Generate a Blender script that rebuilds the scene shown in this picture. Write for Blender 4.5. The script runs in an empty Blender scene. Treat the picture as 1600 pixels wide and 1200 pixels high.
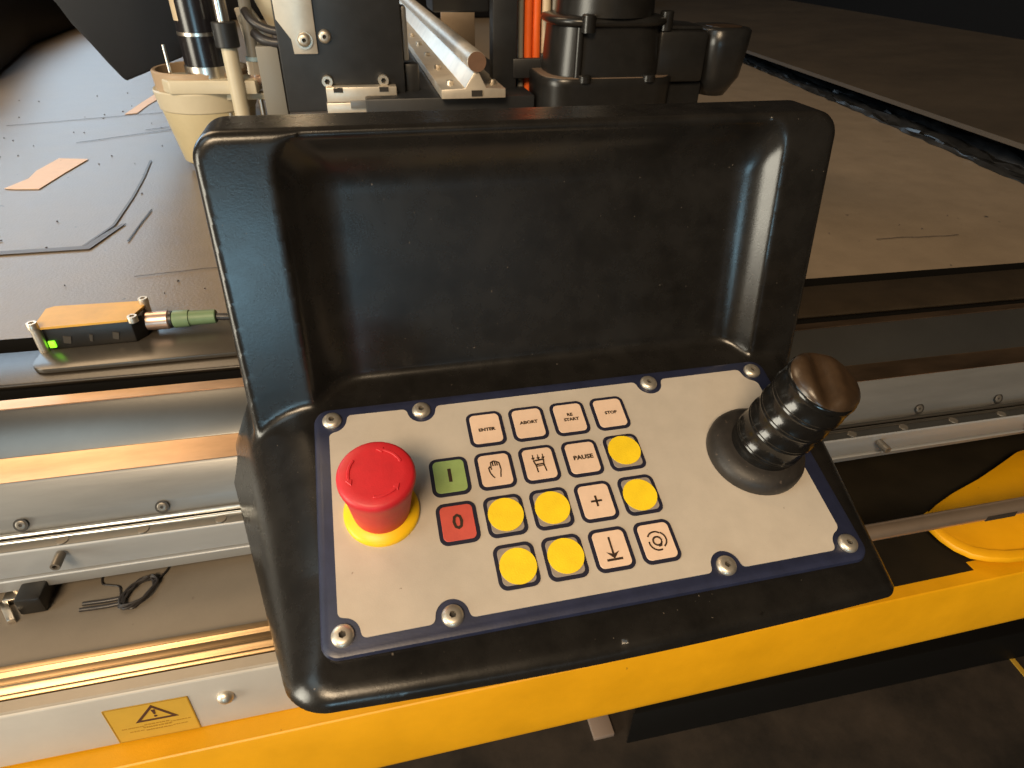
import bpy, bmesh, math, random
import numpy as np
from mathutils import Matrix, Vector

random.seed(7)
scene = bpy.context.scene
COL = scene.collection
R = math.radians

# ------------------------------------------------------------------ camera
cam_d = bpy.data.cameras.new('camera')
cam = bpy.data.objects.new('camera', cam_d)
COL.objects.link(cam)
cam.matrix_world = Matrix((
    (0.9745955, 0.1116638, -0.1941514, -0.0741333),
    (-0.2231247, 0.5593988, -0.7983034, -0.2278858),
    (0.0194664, 0.8213429, 0.5701025, 0.2289184),
    (0, 0, 0, 1)))
cam_d.sensor_width = 36.0
cam_d.lens = 22.5
cam_d.clip_start = 0.01
cam_d.clip_end = 60.0
cam_d.dof.use_dof = True
cam_d.dof.focus_distance = 0.36
cam_d.dof.aperture_fstop = 30.0
scene.camera = cam

# ------------------------------------------------------------------ world, lamps, exposure
w = bpy.data.worlds.new('World')
scene.world = w
w.use_nodes = True
bg = w.node_tree.nodes['Background']
bg.inputs[0].default_value = (0.27, 0.21, 0.15, 1)
bg.inputs[1].default_value = 0.17

scene.view_settings.view_transform = 'Standard'
scene.view_settings.look = 'None'
scene.view_settings.exposure = 0.0
scene.view_settings.gamma = 1.0


def area(name, loc, target, sx, sy, power, color):
    d = bpy.data.lights.new(name, 'AREA')
    d.shape = 'RECTANGLE'
    d.size, d.size_y = sx, sy
    d.energy = power
    d.color = color
    o = bpy.data.objects.new(name, d)
    COL.objects.link(o)
    o.location = loc
    v = Vector(target) - Vector(loc)
    o.rotation_euler = v.to_track_quat('-Z', 'Y').to_euler()
    return o


# far windows beyond the left end of the table, cool daylight
area('window_light_far', (-2.45, 3.7, 1.25), (-0.3, 0.4, 0), 3.2, 1.1, 64, (0.58, 0.80, 1.0))
# open doorway on the left, near the operator
area('doorway_light', (-2.3, -0.70, 0.0), (0, 0, 0), 0.9, 1.4, 58, (1.0, 0.93, 0.76))
# warm hall lamps above
area('ceiling_light_warm', (-1.35, 1.7, 2.1), (-0.1, 0.1, 0), 1.0, 1.3, 36, (1.0, 0.72, 0.44))
area('ceiling_light_near', (-0.85, -1.55, 1.55), (-0.05, 0, -0.05), 0.9, 0.7, 64, (1.0, 0.75, 0.48))
# added cool fill from the upper left, brightens the slanted dark edge
area('ledge_fill_light', (-1.95, -0.45, 2.0), (-0.3, 0.1, 0), 1.3, 1.1, 11.0, (0.74, 0.93, 1.0))
# added dim cool fill behind the operator, greys the board's recess
area('recess_fill_light', (-0.5, -3.3, -0.42), (0, 0, 0.05), 3.0, 0.85, 3.2, (0.82, 0.93, 1.0))
# added lamp behind the operator, makes the bluish reflection in the left rim
area('rim_reflection_light', (-0.85, -2.9, -0.32), (0, 0, 0), 0.72, 0.54, 13.0, (0.45, 0.80, 1.0))


# ------------------------------------------------------------------ materials
def mat(name, col, rough=0.5, metal=0.0, var=0.0, vscale=40.0, bump=0.0, bscale=300.0, spec=0.5,
        rvar=0.0, coat=0.0, speck=None, emit=None, stretch=None):
    m = bpy.data.materials.new(name)
    m.use_nodes = True
    nt = m.node_tree
    b = nt.nodes['Principled BSDF']
    b.inputs['Base Color'].default_value = (*col, 1)
    b.inputs['Roughness'].default_value = rough
    b.inputs['Metallic'].default_value = metal
    b.inputs['Specular IOR Level'].default_value = spec
    b.inputs['Coat Weight'].default_value = coat
    b.inputs['Coat Roughness'].default_value = 0.15
    tc = nt.nodes.new('ShaderNodeTexCoord')
    src = tc.outputs['Object']
    if stretch:
        mp = nt.nodes.new('ShaderNodeMapping')
        mp.inputs['Scale'].default_value = stretch
        nt.links.new(src, mp.inputs['Vector'])
        src = mp.outputs['Vector']
    out_col = None
    if var > 0:
        n = nt.nodes.new('ShaderNodeTexNoise')
        n.inputs['Scale'].default_value = vscale
        n.inputs['Detail'].default_value = 6
        n.inputs['Roughness'].default_value = 0.65
        nt.links.new(src, n.inputs['Vector'])
        r = nt.nodes.new('ShaderNodeValToRGB')
        r.color_ramp.elements[0].position = 0.3
        r.color_ramp.elements[1].position = 0.7
        r.color_ramp.elements[0].color = (*[c * (1 - var) for c in col], 1)
        r.color_ramp.elements[1].color = (*[min(1, c * (1 + var)) for c in col], 1)
        nt.links.new(n.outputs['Fac'], r.inputs['Fac'])
        out_col = r.outputs['Color']
        if rvar > 0:
            mr = nt.nodes.new('ShaderNodeMapRange')
            mr.inputs['To Min'].default_value = rough - rvar
            mr.inputs['To Max'].default_value = rough + rvar
            nt.links.new(n.outputs['Fac'], mr.inputs['Value'])
            nt.links.new(mr.outputs['Result'], b.inputs['Roughness'])
    if speck:
        scol, sscale, thr = speck
        v = nt.nodes.new('ShaderNodeTexNoise')
        v.inputs['Scale'].default_value = sscale
        v.inputs['Detail'].default_value = 2
        nt.links.new(tc.outputs['Object'], v.inputs['Vector'])
        rr = nt.nodes.new('ShaderNodeValToRGB')
        rr.color_ramp.elements[0].position = thr
        rr.color_ramp.elements[1].position = thr + 0.03
        nt.links.new(v.outputs['Fac'], rr.inputs['Fac'])
        mx = nt.nodes.new('ShaderNodeMix')
        mx.data_type = 'RGBA'
        nt.links.new(rr.outputs['Color'], mx.inputs[0])
        if out_col is not None:
            nt.links.new(out_col, mx.inputs[6])
        else:
            mx.inputs[6].default_value = (*col, 1)
        mx.inputs[7].default_value = (*scol, 1)
        out_col = mx.outputs[2]
    if out_col is not None:
        nt.links.new(out_col, b.inputs['Base Color'])
    if bump > 0:
        n2 = nt.nodes.new('ShaderNodeTexNoise')
        n2.inputs['Scale'].default_value = bscale
        n2.inputs['Detail'].default_value = 3
        nt.links.new(src, n2.inputs['Vector'])
        bp = nt.nodes.new('ShaderNodeBump')
        bp.inputs['Strength'].default_value = bump
        bp.inputs['Distance'].default_value = 0.001
        nt.links.new(n2.outputs['Fac'], bp.inputs['Height'])
        nt.links.new(bp.outputs['Normal'], b.inputs['Normal'])
    if emit:
        b.inputs['Emission Color'].default_value = (*emit[0], 1)
        b.inputs['Emission Strength'].default_value = emit[1]
    return m


M = {}
M['shell'] = mat('black_moulded_plastic', (0.0095, 0.0085, 0.0075), 0.27, var=0.35, vscale=45, bump=0.035, bscale=800,
                 rvar=0.075, speck=((0.10, 0.082, 0.065), 460, 0.755))
M['plate'] = mat('navy_enamelled_plate', (0.018, 0.022, 0.050), 0.38, var=0.2, vscale=90, bump=0.05, bscale=900)
M['film'] = mat('grey_membrane_film', (0.47, 0.42, 0.36), 0.42, var=0.06, vscale=55, bump=0.05, bscale=1500,
                speck=((0.25, 0.21, 0.17), 330, 0.76))
M['ink'] = mat('navy_print', (0.012, 0.012, 0.028), 0.5)
M['key'] = mat('cream_key_film', (0.72, 0.53, 0.40), 0.45, var=0.05, vscale=150, bump=0.06, bscale=1300)
M['key_dull'] = mat('taupe_key_film', (0.28, 0.24, 0.21), 0.45, var=0.15, vscale=150)
M['key_green'] = mat('green_key_film', (0.26, 0.37, 0.13), 0.5, var=0.08, vscale=150, bump=0.06, bscale=1300)
M['key_red'] = mat('red_key_film', (0.52, 0.085, 0.065), 0.5, var=0.08, vscale=150, bump=0.06, bscale=1300)
M['legend'] = mat('dark_brown_print', (0.035, 0.020, 0.012), 0.5)
M['dot'] = mat('yellow_paper_sticker', (0.86, 0.60, 0.012), 0.6, var=0.09, vscale=75, bump=0.15, bscale=1200)
M['estop_red'] = mat('red_button_plastic', (0.50, 0.014, 0.022), 0.48, var=0.10, vscale=120, bump=0.08, bscale=1500)
M['estop_yellow'] = mat('yellow_collar_plastic', (0.84, 0.50, 0.008), 0.42, var=0.05, vscale=80)
M['rubber'] = mat('black_rubber', (0.018, 0.015, 0.013), 0.52, var=0.3, vscale=180, bump=0.1, bscale=900,
                  speck=((0.06, 0.045, 0.035), 500, 0.7))
M['gloss'] = mat('glossy_black_rubber', (0.006, 0.0055, 0.005), 0.16, var=0.3, vscale=120, bump=0.05, bscale=700)
M['cap'] = mat('worn_black_cap', (0.036, 0.021, 0.011), 0.32, var=0.25, vscale=120, bump=0.05, bscale=900)
M['steel'] = mat('bright_steel', (0.62, 0.56, 0.47), 0.42, 0.85, var=0.12, vscale=300)
M['hole'] = mat('dark_recess', (0.02, 0.017, 0.014), 0.6)
M['alu'] = mat('grey_anodised_aluminium', (0.175, 0.175, 0.172), 0.40, 0.35, var=0.14, vscale=70, bump=0.03, bscale=500,
               stretch=(0.15, 1, 1))
M['alu_pale'] = mat('pale_aluminium', (0.34, 0.35, 0.36), 0.42, 0.3, var=0.06, vscale=60, bump=0.03, bscale=500, stretch=(0.15, 1, 1))
M['lip_gold'] = mat('golden_aluminium_lip', (0.36, 0.25, 0.14), 0.36, 1.0, var=0.14, vscale=40, stretch=(0.12, 1, 1), bump=0.08, bscale=240)
M['alu_bright'] = mat('bright_aluminium', (0.72, 0.66, 0.58), 0.30, 1.0, var=0.08, vscale=120, stretch=(0.08, 1, 1),
                      bump=0.06, bscale=260)
M['alu_warm_sheen'] = mat('sheen_tinted_aluminium', (0.44, 0.30, 0.195), 0.36, 1.0, var=0.24, vscale=45, rvar=0.07, stretch=(0.3, 1, 1),  # warm lamp reflection tinted into the base colour
                   bump=0.04, bscale=300)
M['dark_face'] = mat('dark_anodised_face', (0.15, 0.15, 0.145), 0.34, 0.85, var=0.12, vscale=12, bump=0.02, bscale=500)
M['black'] = mat('black_gap', (0.004, 0.0035, 0.003), 0.7, spec=0.15)  # also paints the shade inside gaps and slots
M['bed'] = mat('taupe_table_mat', (0.185, 0.145, 0.104), 0.42, var=0.10, vscale=22, bump=0.22, bscale=420, rvar=0.03,
               spec=0.6, speck=((0.045, 0.04, 0.036), 90, 0.74))
M['strip'] = mat('black_side_strip', (0.026, 0.019, 0.012), 0.36, var=0.2, vscale=30, bump=0.12, bscale=900)
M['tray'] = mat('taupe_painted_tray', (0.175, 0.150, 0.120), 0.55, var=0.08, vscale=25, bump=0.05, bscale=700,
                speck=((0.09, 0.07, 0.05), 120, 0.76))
M['tray_shaded'] = mat('shaded_tray', (0.012, 0.009, 0.005), 0.7, spec=0.2, var=0.3, vscale=20)  # shade over the tray's right part, painted as a near-black colour
M['panel'] = mat('light_grey_painted_panel', (0.46, 0.44, 0.41), 0.45, var=0.05, vscale=40, bump=0.06, bscale=1500)
M['taupe'] = mat('taupe_lip', (0.30, 0.265, 0.22), 0.45, 0.2, var=0.05, vscale=60)
M['yellow'] = mat('yellow_powder_coat', (0.68, 0.325, 0.0015), 0.45, var=0.08, vscale=26, bump=0.10, bscale=1400, rvar=0.08, speck=((0.30, 0.14, 0.01), 210, 0.755))
M['label'] = mat('amber_warning_label', (0.50, 0.30, 0.035), 0.5, var=0.05, vscale=80)
M['label_ink'] = mat('faded_label_ink', (0.34, 0.18, 0.012), 0.5)
M['label_black'] = mat('dark_label_ink', (0.060, 0.022, 0.012), 0.5)
M['brass'] = mat('golden_sensor_plate', (0.66, 0.37, 0.06), 0.5, 0.0, var=0.10, vscale=60)
M['sensor'] = mat('black_sensor_body', (0.010, 0.009, 0.008), 0.4)
M['plate_grey'] = mat('dark_grey_base_plate', (0.075, 0.066, 0.055), 0.30, 0.3, var=0.08, vscale=40)
M['green_plug'] = mat('green_plug_plastic', (0.13, 0.20, 0.10), 0.5, var=0.1, vscale=90)
M['copper'] = mat('rosy_nickel_nut', (0.62, 0.46, 0.38), 0.35, 0.8)
M['led'] = mat('green_led', (0.2, 0.8, 0.02), 0.4, emit=((0.25, 1.0, 0.02), 1.6))
M['tape'] = mat('beige_masking_tape', (0.78, 0.56, 0.42), 0.6, var=0.05, vscale=60)
M['beige'] = mat('cream_plastic', (0.50, 0.43, 0.27), 0.45, var=0.06, vscale=30)
M['beige_light'] = mat('ivory_plastic', (0.55, 0.49, 0.36), 0.4, var=0.06, vscale=30)
M['tan'] = mat('tan_plate', (0.40, 0.29, 0.19), 0.5, var=0.08, vscale=30)
M['motor'] = mat('black_motor_can', (0.012, 0.011, 0.013), 0.22, 0.0, var=0.2, vscale=40)
M['blackmetal'] = mat('black_painted_metal', (0.016, 0.017, 0.019), 0.45, var=0.25, vscale=40, bump=0.05, bscale=700)
M['blower'] = mat('satin_black_plastic', (0.012, 0.0115, 0.011), 0.30, var=0.2, vscale=60, bump=0.06, bscale=600)
M['dusty'] = mat('dusty_rim', (0.16, 0.11, 0.075), 0.7)
M['orange'] = mat('orange_hose', (0.80, 0.130, 0.018), 0.45, var=0.06, vscale=60)
M['hose_beige'] = mat('beige_hose', (0.55, 0.44, 0.30), 0.45, var=0.06, vscale=60)
M['hose_grey'] = mat('grey_hose', (0.20, 0.19, 0.165), 0.45)
M['blue_ring'] = mat('pale_blue_ring', (0.30, 0.42, 0.48), 0.4)
M['rail'] = mat('cast_aluminium_rail', (0.62, 0.56, 0.47), 0.42, 0.6, var=0.12, vscale=40)
M['rod'] = mat('ground_steel_rod', (0.60, 0.46, 0.35), 0.32, 0.85, var=0.10, vscale=30)
M['screw_dark'] = mat('dull_zinc_screw', (0.16, 0.145, 0.125), 0.4, 0.5)
M['rust'] = mat('brown_rod_end', (0.13, 0.070, 0.042), 0.6, var=0.1, vscale=90)
M['cover'] = mat('brown_black_cover', (0.040, 0.030, 0.020), 0.5, var=0.25, vscale=7, bump=0.1, bscale=200)
M['foam'] = mat('crumpled_black_foil', (0.012, 0.012, 0.012), 0.35, var=0.5, vscale=30, bump=0.6, bscale=60)
M['hood'] = mat('black_hood', (0.006, 0.007, 0.010), 0.55, spec=0.3, var=0.2, vscale=8)
M['floor'] = mat('grey_concrete_floor', (0.026, 0.019, 0.014), 0.7, var=0.7, vscale=9, bump=0.2, bscale=60)
M['card'] = mat('pinkish_board', (0.22, 0.165, 0.135), 0.6)
M['wire'] = mat('dark_wire', (0.03, 0.028, 0.03), 0.4)

# ------------------------------------------------------------------ helpers
WM = {}


def tag(o, label=None, cat=None, group=None, kind=None):
    if label: o['label'] = label
    if cat: o['category'] = cat
    if group: o['group'] = group
    if kind: o['kind'] = kind
    return o


def place(o, parent, Mw):
    WM[o] = Mw
    if parent is not None:
        o.parent = parent
        o.matrix_basis = WM[parent].inverted() @ Mw
    else:
        o.matrix_basis = Mw


def thing(name, loc, label, cat, group=None):
    o = bpy.data.objects.new(name, None)
    o.empty_display_size = 0.02
    COL.objects.link(o)
    place(o, None, Matrix.Translation(loc))
    return tag(o, label, cat, group)


def mesh(name, v, f, m, smooth=False, auto=None):
    me = bpy.data.meshes.new(name)
    me.from_pydata([tuple(p) for p in v], [], [tuple(q) for q in f])
    me.materials.append(m if not isinstance(m, str) else M[m])
    if smooth:
        me.shade_smooth()
        if auto is not None:
            me.set_sharp_from_angle(angle=R(auto))
    me.update()
    return me


def link(name, me, parent=None, Mw=Matrix.Identity(4), label=None):
    o = bpy.data.objects.new(name, me)
    COL.objects.link(o)
    place(o, parent, Mw)
    if label: o['label'] = label
    return o


def fix(me):
    bm = bmesh.new(); bm.from_mesh(me)
    bmesh.ops.recalc_face_normals(bm, faces=bm.faces)
    bm.to_mesh(me); bm.free()
    return me


def bevel_mesh(me, width, seg=2, angle=35):
    bm = bmesh.new(); bm.from_mesh(me)
    bmesh.ops.recalc_face_normals(bm, faces=bm.faces)
    ed = [e for e in bm.edges if len(e.link_faces) == 2 and e.calc_face_angle(0) > R(angle)]
    bmesh.ops.bevel(bm, geom=ed, offset=width, segments=seg, affect='EDGES', profile=0.5, clamp_overlap=True)
    bm.to_mesh(me); bm.free()
    me.shade_smooth(); me.set_sharp_from_angle(angle=R(40))
    return me


def box_me(name, lo, hi, m, bev=0.0, seg=2):
    x0, y0, z0 = lo; x1, y1, z1 = hi
    v = [(x0, y0, z0), (x1, y0, z0), (x1, y1, z0), (x0, y1, z0), (x0, y0, z1), (x1, y0, z1), (x1, y1, z1), (x0, y1, z1)]
    f = [(0, 3, 2, 1), (4, 5, 6, 7), (0, 1, 5, 4), (1, 2, 6, 5), (2, 3, 7, 6), (3, 0, 4, 7)]
    me = mesh(name, v, f, m)
    if bev: bevel_mesh(me, bev, seg)
    return me


def box(name, lo, hi, m, parent=None, bev=0.0, Mw=Matrix.Identity(4), label=None):
    return link(name, box_me(name, lo, hi, m, bev), parent, Mw, label)


def prism_me(name, poly, z0, z1, m, bev=0.0, seg=2):
    """polygon in local XY extruded z0..z1"""
    n = len(poly)
    v = [(x, y, z0) for x, y in poly] + [(x, y, z1) for x, y in poly]
    f = [tuple(range(n - 1, -1, -1)), tuple(range(n, 2 * n))] + [(i, (i + 1) % n, n + (i + 1) % n, n + i) for i in range(n)]
    me = fix(mesh(name, v, f, m))
    if bev: bevel_mesh(me, bev, seg)
    return me


def lathe_me(name, prof, m, seg=40, smooth=True, auto=38):
    v, f = [], []
    for r, z in prof:
        for k in range(seg):
            a = 2 * math.pi * k / seg
            v.append((r * math.cos(a), r * math.sin(a), z))
    for i in range(len(prof) - 1):
        for k in range(seg):
            a, b = i * seg + k, i * seg + (k + 1) % seg
            f.append((a, b, b + seg, a + seg))
    if prof[0][0] > 1e-6: f.append(tuple(range(seg - 1, -1, -1)))
    if prof[-1][0] > 1e-6: f.append(tuple((len(prof) - 1) * seg + k for k in range(seg)))
    me = mesh(name, v, f, m)
    bm = bmesh.new(); bm.from_mesh(me)
    bmesh.ops.remove_doubles(bm, verts=bm.verts, dist=1e-6)
    bmesh.ops.recalc_face_normals(bm, faces=bm.faces)
    bm.to_mesh(me); bm.free()
    if smooth:
        me.shade_smooth(); me.set_sharp_from_angle(angle=R(auto))
    return me


def axis_matrix(a, b):
    a, b = Vector(a), Vector(b)
    q = (b - a).to_track_quat('Z', 'Y')
    return Matrix.Translation(a) @ q.to_matrix().to_4x4()


def cyl(name, a, b, r, m, parent=None, r2=None, seg=28, bev=0.0, label=None):
    L = (Vector(b) - Vector(a)).length
    r2 = r if r2 is None else r2
    if bev:
        prof = [(0, 0), (r - bev, 0), (r, bev), (r2, L - bev), (r2 - bev, L), (0, L)]
    else:
        prof = [(0, 0), (r, 0), (r2, L), (0, L)]
    return link(name, lathe_me(name, prof, m, seg), parent, axis_matrix(a, b), label)


def tube_me(name, pts, r, m, seg=10, res=6):
    """swept round tube through points (Catmull-Rom)"""
    P = [Vector(p) for p in pts]
    if len(P) > 2 and res > 1:
        Q = []
        for i in range(len(P) - 1):
            p0 = P[max(i - 1, 0)]; p1 = P[i]; p2 = P[i + 1]; p3 = P[min(i + 2, len(P) - 1)]
            for k in range(res):
                t = k / res
                Q.append(0.5 * ((2 * p1) + (p2 - p0) * t + (2 * p0 - 5 * p1 + 4 * p2 - p3) * t * t + (3 * p1 - p0 - 3 * p2 + p3) * t ** 3))
        Q.append(P[-1]); P = Q
    v, f = [], []
    n = len(P)
    nrm = None
    for i, p in enumerate(P):
        t = (P[min(i + 1, n - 1)] - P[max(i - 1, 0)]).normalized()
        if nrm is None:
            nrm = t.orthogonal().normalized()
        nrm = (nrm - t * nrm.dot(t)).normalized()
        bn = t.cross(nrm)
        for k in range(seg):
            a = 2 * math.pi * k / seg
            v.append(p + r * (math.cos(a) * nrm + math.sin(a) * bn))
    for i in range(n - 1):
        for k in range(seg):
            f.append((i * seg + k, i * seg + (k + 1) % seg, (i + 1) * seg + (k + 1) % seg, (i + 1) * seg + k))
    f.append(tuple(range(seg - 1, -1, -1))); f.append(tuple((n - 1) * seg + k for k in range(seg)))
    return fix(mesh(name, v, f, m, smooth=True, auto=50))


def extrude_x(name, prof, x0, x1, m, parent=None, bev=0.0, label=None, nseg=1):
    """closed section [(y at x=-0.3, z, slope dy/dx)] swept along X"""
    n = len(prof); v = []; f = []
    xs = [x0 + (x1 - x0) * i / nseg for i in range(nseg + 1)]
    for x in xs:
        for p in prof:
            s = p[2] if len(p) > 2 else 0.0
            v.append((x, p[0] + s * (x + 0.3), p[1]))
    for j in range(nseg):
        for i in range(n):
            a, b = j * n + i, j * n + (i + 1) % n
            f.append((a, b, b + n, a + n))
    f.append(tuple(range(n))); f.append(tuple(range(nseg * n + n - 1, nseg * n - 1, -1)))
    me = fix(mesh(name, v, f, m))
    if bev: bevel_mesh(me, bev, 2)
    return link(name, me, parent, label=label)


def rrect(w, h, r, n=6, cx=0, cy=0):
    p = []
    for sx, sy, a0 in ((1, -1, -90), (1, 1, 0), (-1, 1, 90), (-1, -1, 180)):
        for k in range(n + 1):
            a = R(a0 + 90 * k / n)
            p.append((cx + sx * (w / 2 - r) + r * math.cos(a), cy + sy * (h / 2 - r) + r * math.sin(a)))
    return p


def ribbon_geo(pts, wd, z0, z1, closed=False):
    """flat printed stroke with square ends: verts, faces"""
    P = [Vector((x, y)) for x, y in pts]
    n = len(P); v = []; f = []
    for i in range(n):
        a = P[i - 1] if (i > 0 or closed) else P[i]
        b = P[(i + 1) % n] if (i < n - 1 or closed) else P[i]
        t1 = (P[i] - a); t2 = (b - P[i])
        t1 = t1.normalized() if t1.length > 1e-9 else t2.normalized()
        t2 = t2.normalized() if t2.length > 1e-9 else t1
        t = (t1 + t2)
        t = t.normalized() if t.length > 1e-6 else t1
        nn = Vector((-t.y, t.x))
        k = 1 / max(0.45, nn.dot(Vector((-t1.y, t1.x))))
        L = P[i] + nn * wd / 2 * k; Rr = P[i] - nn * wd / 2 * k
        v += [(L.x, L.y, z1), (Rr.x, Rr.y, z1), (L.x, L.y, z0), (Rr.x, Rr.y, z0)]
    m = n if closed else n - 1
    for i in range(m):
        a = 4 * i; b = 4 * ((i + 1) % n)
        f += [(a, a + 1, b + 1, b), (a + 2, a, b, b + 2), (a + 1, a + 3, b + 3, b + 1)]
    if not closed:
        f += [(0, 2, 3, 1), (4 * (n - 1), 4 * (n - 1) + 1, 4 * (n - 1) + 3, 4 * (n - 1) + 2)]
    return v, f


def poly_geo(poly, z0, z1):
    n = len(poly)
    v = [(x, y, z1) for x, y in poly] + [(x, y, z0) for x, y in poly]
    f = [tuple(range(n))] + [(i, n + i, n + (i + 1) % n, (i + 1) % n) for i in range(n)]
    return v, f


def join_geo(parts):
    v, f = [], []
    for pv, pf in parts:
        k = len(v); v += pv; f += [tuple(i + k for i in q) for q in pf]
    return v, f


def text_geo(s, size, cx, cy, z, bold=0.0, sx=1.0, line=1.0):
    cu = bpy.data.curves.new('t', 'FONT')
    cu.body = s; cu.size = size; cu.align_x = 'CENTER'; cu.align_y = 'CENTER'
    cu.offset = bold; cu.resolution_u = 2; cu.space_line = line
    o = bpy.data.objects.new('t', cu); COL.objects.link(o)
    dg = bpy.context.evaluated_depsgraph_get(); dg.update()
    me = bpy.data.meshes.new_from_object(o.evaluated_get(dg))
    v = [(p.co.x * sx + cx, p.co.y + cy, z) for p in me.vertices]
    f = [tuple(q.vertices) for q in me.polygons]
    COL.objects.unlink(o); bpy.data.objects.remove(o); bpy.data.curves.remove(cu); bpy.data.meshes.remove(me)
    return v, f


def screw_me(name, r, h, dome=True, hexr=0.34, m='steel'):
    """socket head: button (dome) or cap, with a hexagonal recess"""
    seg = 24; v = []; f = []

    def hexrad(a, rr):
        k = (a % (math.pi / 3)) - math.pi / 6
        return rr * math.cos(math.pi / 6) / math.cos(k)
    if dome:
        prof = [(1.0, 0.0), (1.0, 0.25), (0.93, 0.55), (0.78, 0.83), (0.6, 0.97)]
    else:
        prof = [(1.0, 0.0), (1.0, 0.88), (0.93, 1.0), (0.75, 1.0)]
    rings = [(('c', a * r), b * h) for a, b in prof] + [(('h', hexr * r), h), (('h', hexr * r * 0.94), h * 0.35), (('h', 0.02 * r), h * 0.3)]
    for (kd, rr), z in rings:
        for k in range(seg):
            a = 2 * math.pi * k / seg
            q = rr if kd == 'c' else hexrad(a, rr)
            v.append((q * math.cos(a), q * math.sin(a), z))
    nr = len(rings)
    for i in range(nr - 1):
        for k in range(seg):
            f.append((i * seg + k, i * seg + (k + 1) % seg, (i + 1) * seg + (k + 1) % seg, (i + 1) * seg + k))
    f.append(tuple((nr - 1) * seg + k for k in range(seg)))
    me = mesh(name, v, f, m)
    me.materials.append(M['hole'])
    for p in me.polygons:
        if p.index >= (nr - 3) * seg + seg: p.material_index = 1
    me.shade_smooth(); me.set_sharp_from_angle(angle=R(35))
    return me


def arc(cx, cy, r, a0, a1, n=14):
    return [(cx + r * math.cos(R(a0 + (a1 - a0) * k / n)), cy + r * math.sin(R(a0 + (a1 - a0) * k / n))) for k in range(n + 1)]


# frames: the keypad plane (17.5 deg) and the back board (leans back 8 deg)
U = Vector((0, 0.953717, 0.300706)); N = Vector((0, -0.300706, 0.953717))
MP = Matrix(((1, 0, 0, 0), (0, U.y, N.y, 0), (0, U.z, N.z, 0), (0, 0, 0, 1)))
V8 = Vector((0, 0.139173, 0.990268)); O8 = Vector((0, 0.068795, 0.018546))
M8 = Vector((0, -0.990268, 0.139173))


def PM(p, q, n=0.0):
    return MP @ Matrix.Translation((p, q, n))


# ================================================================== CONSOLE
console = thing('control_console', (0.018, 0.0, -0.045),
                'black moulded control console with grey keypad, red stop button and joystick', 'control console')


def smax(a, b, r):
    h = np.maximum(r - np.abs(a - b), 0) / r
    return np.maximum(a, b) + h * h * r * 0.25


def cmax(a, b, r):
    """intersection with a true circular round of radius r"""
    return np.where((a > -r) & (b > -r), np.hypot(np.maximum(a + r, 0), np.maximum(b + r, 0)) - r, np.maximum(a, b))


def smin(a, b, r):
    return -smax(-a, -b, r)


def sdf(x, y, z):
    q = y * U.y + z * U.z
    n = y * N.y + z * N.z
    px = np.abs(x - 0.0175)
    dn = -n - 0.0045
    # --- keypad base
    top = -dn
    hw = 0.1500 + 0.09 * q + np.where(x > 0.0175, 0.0, 0.03 * q)
    side = (px - hw - 0.50 * np.maximum(dn, -0.01)) / 1.12
    bow = 0.0035 * (px / 0.14) ** 2
    front = -q - 0.0852 + bow - 0.05 * dn
    bot = -0.0400 - z
    back = y - 0.118
    rc = np.where(x > 0.0175, 0.005, 0.014)
    rt = np.where(x > 0.0175, 0.006, 0.024)
    b = cmax(cmax(side, front, rc), top, np.minimum(rt, 0.006 + np.maximum(q + 0.085, 0) * 0.3))
    b = cmax(b, bot, 0.0035)
    b = smax(b, back, 0.03)
    # --- back board
    yy = y - O8.y; zz = z - O8.z
    v = yy * V8.y + zz * V8.z
    m = -(yy * M8.y + zz * M8.z)
    bx = px - 0.1645
    bt = z - 0.1568
    bd = cmax(bx, bt, 0.013)
    bd = cmax(bd, -m, 0.0045)
    bd = cmax(bd, y - 0.125, 0.006)
    bd = np.maximum(bd, -0.045 - v)
    # --- recess
    pl = ((-0.1125 + 0.95 * m) - x) / 1.38
    pr = (x - (0.1510 - 0.75 * m)) / 1.25
    pt = (v - (0.1378 - 1.15 * m)) / 1.52
    pk = cmax(cmax(pl, pr, 0.01), pt, 0.010)
    pk = smax(pk, m - 0.0152, 0.009)
    bd = smax(bd, -pk, 0.0016)
    return smin(bd, b, 0.004)


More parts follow.
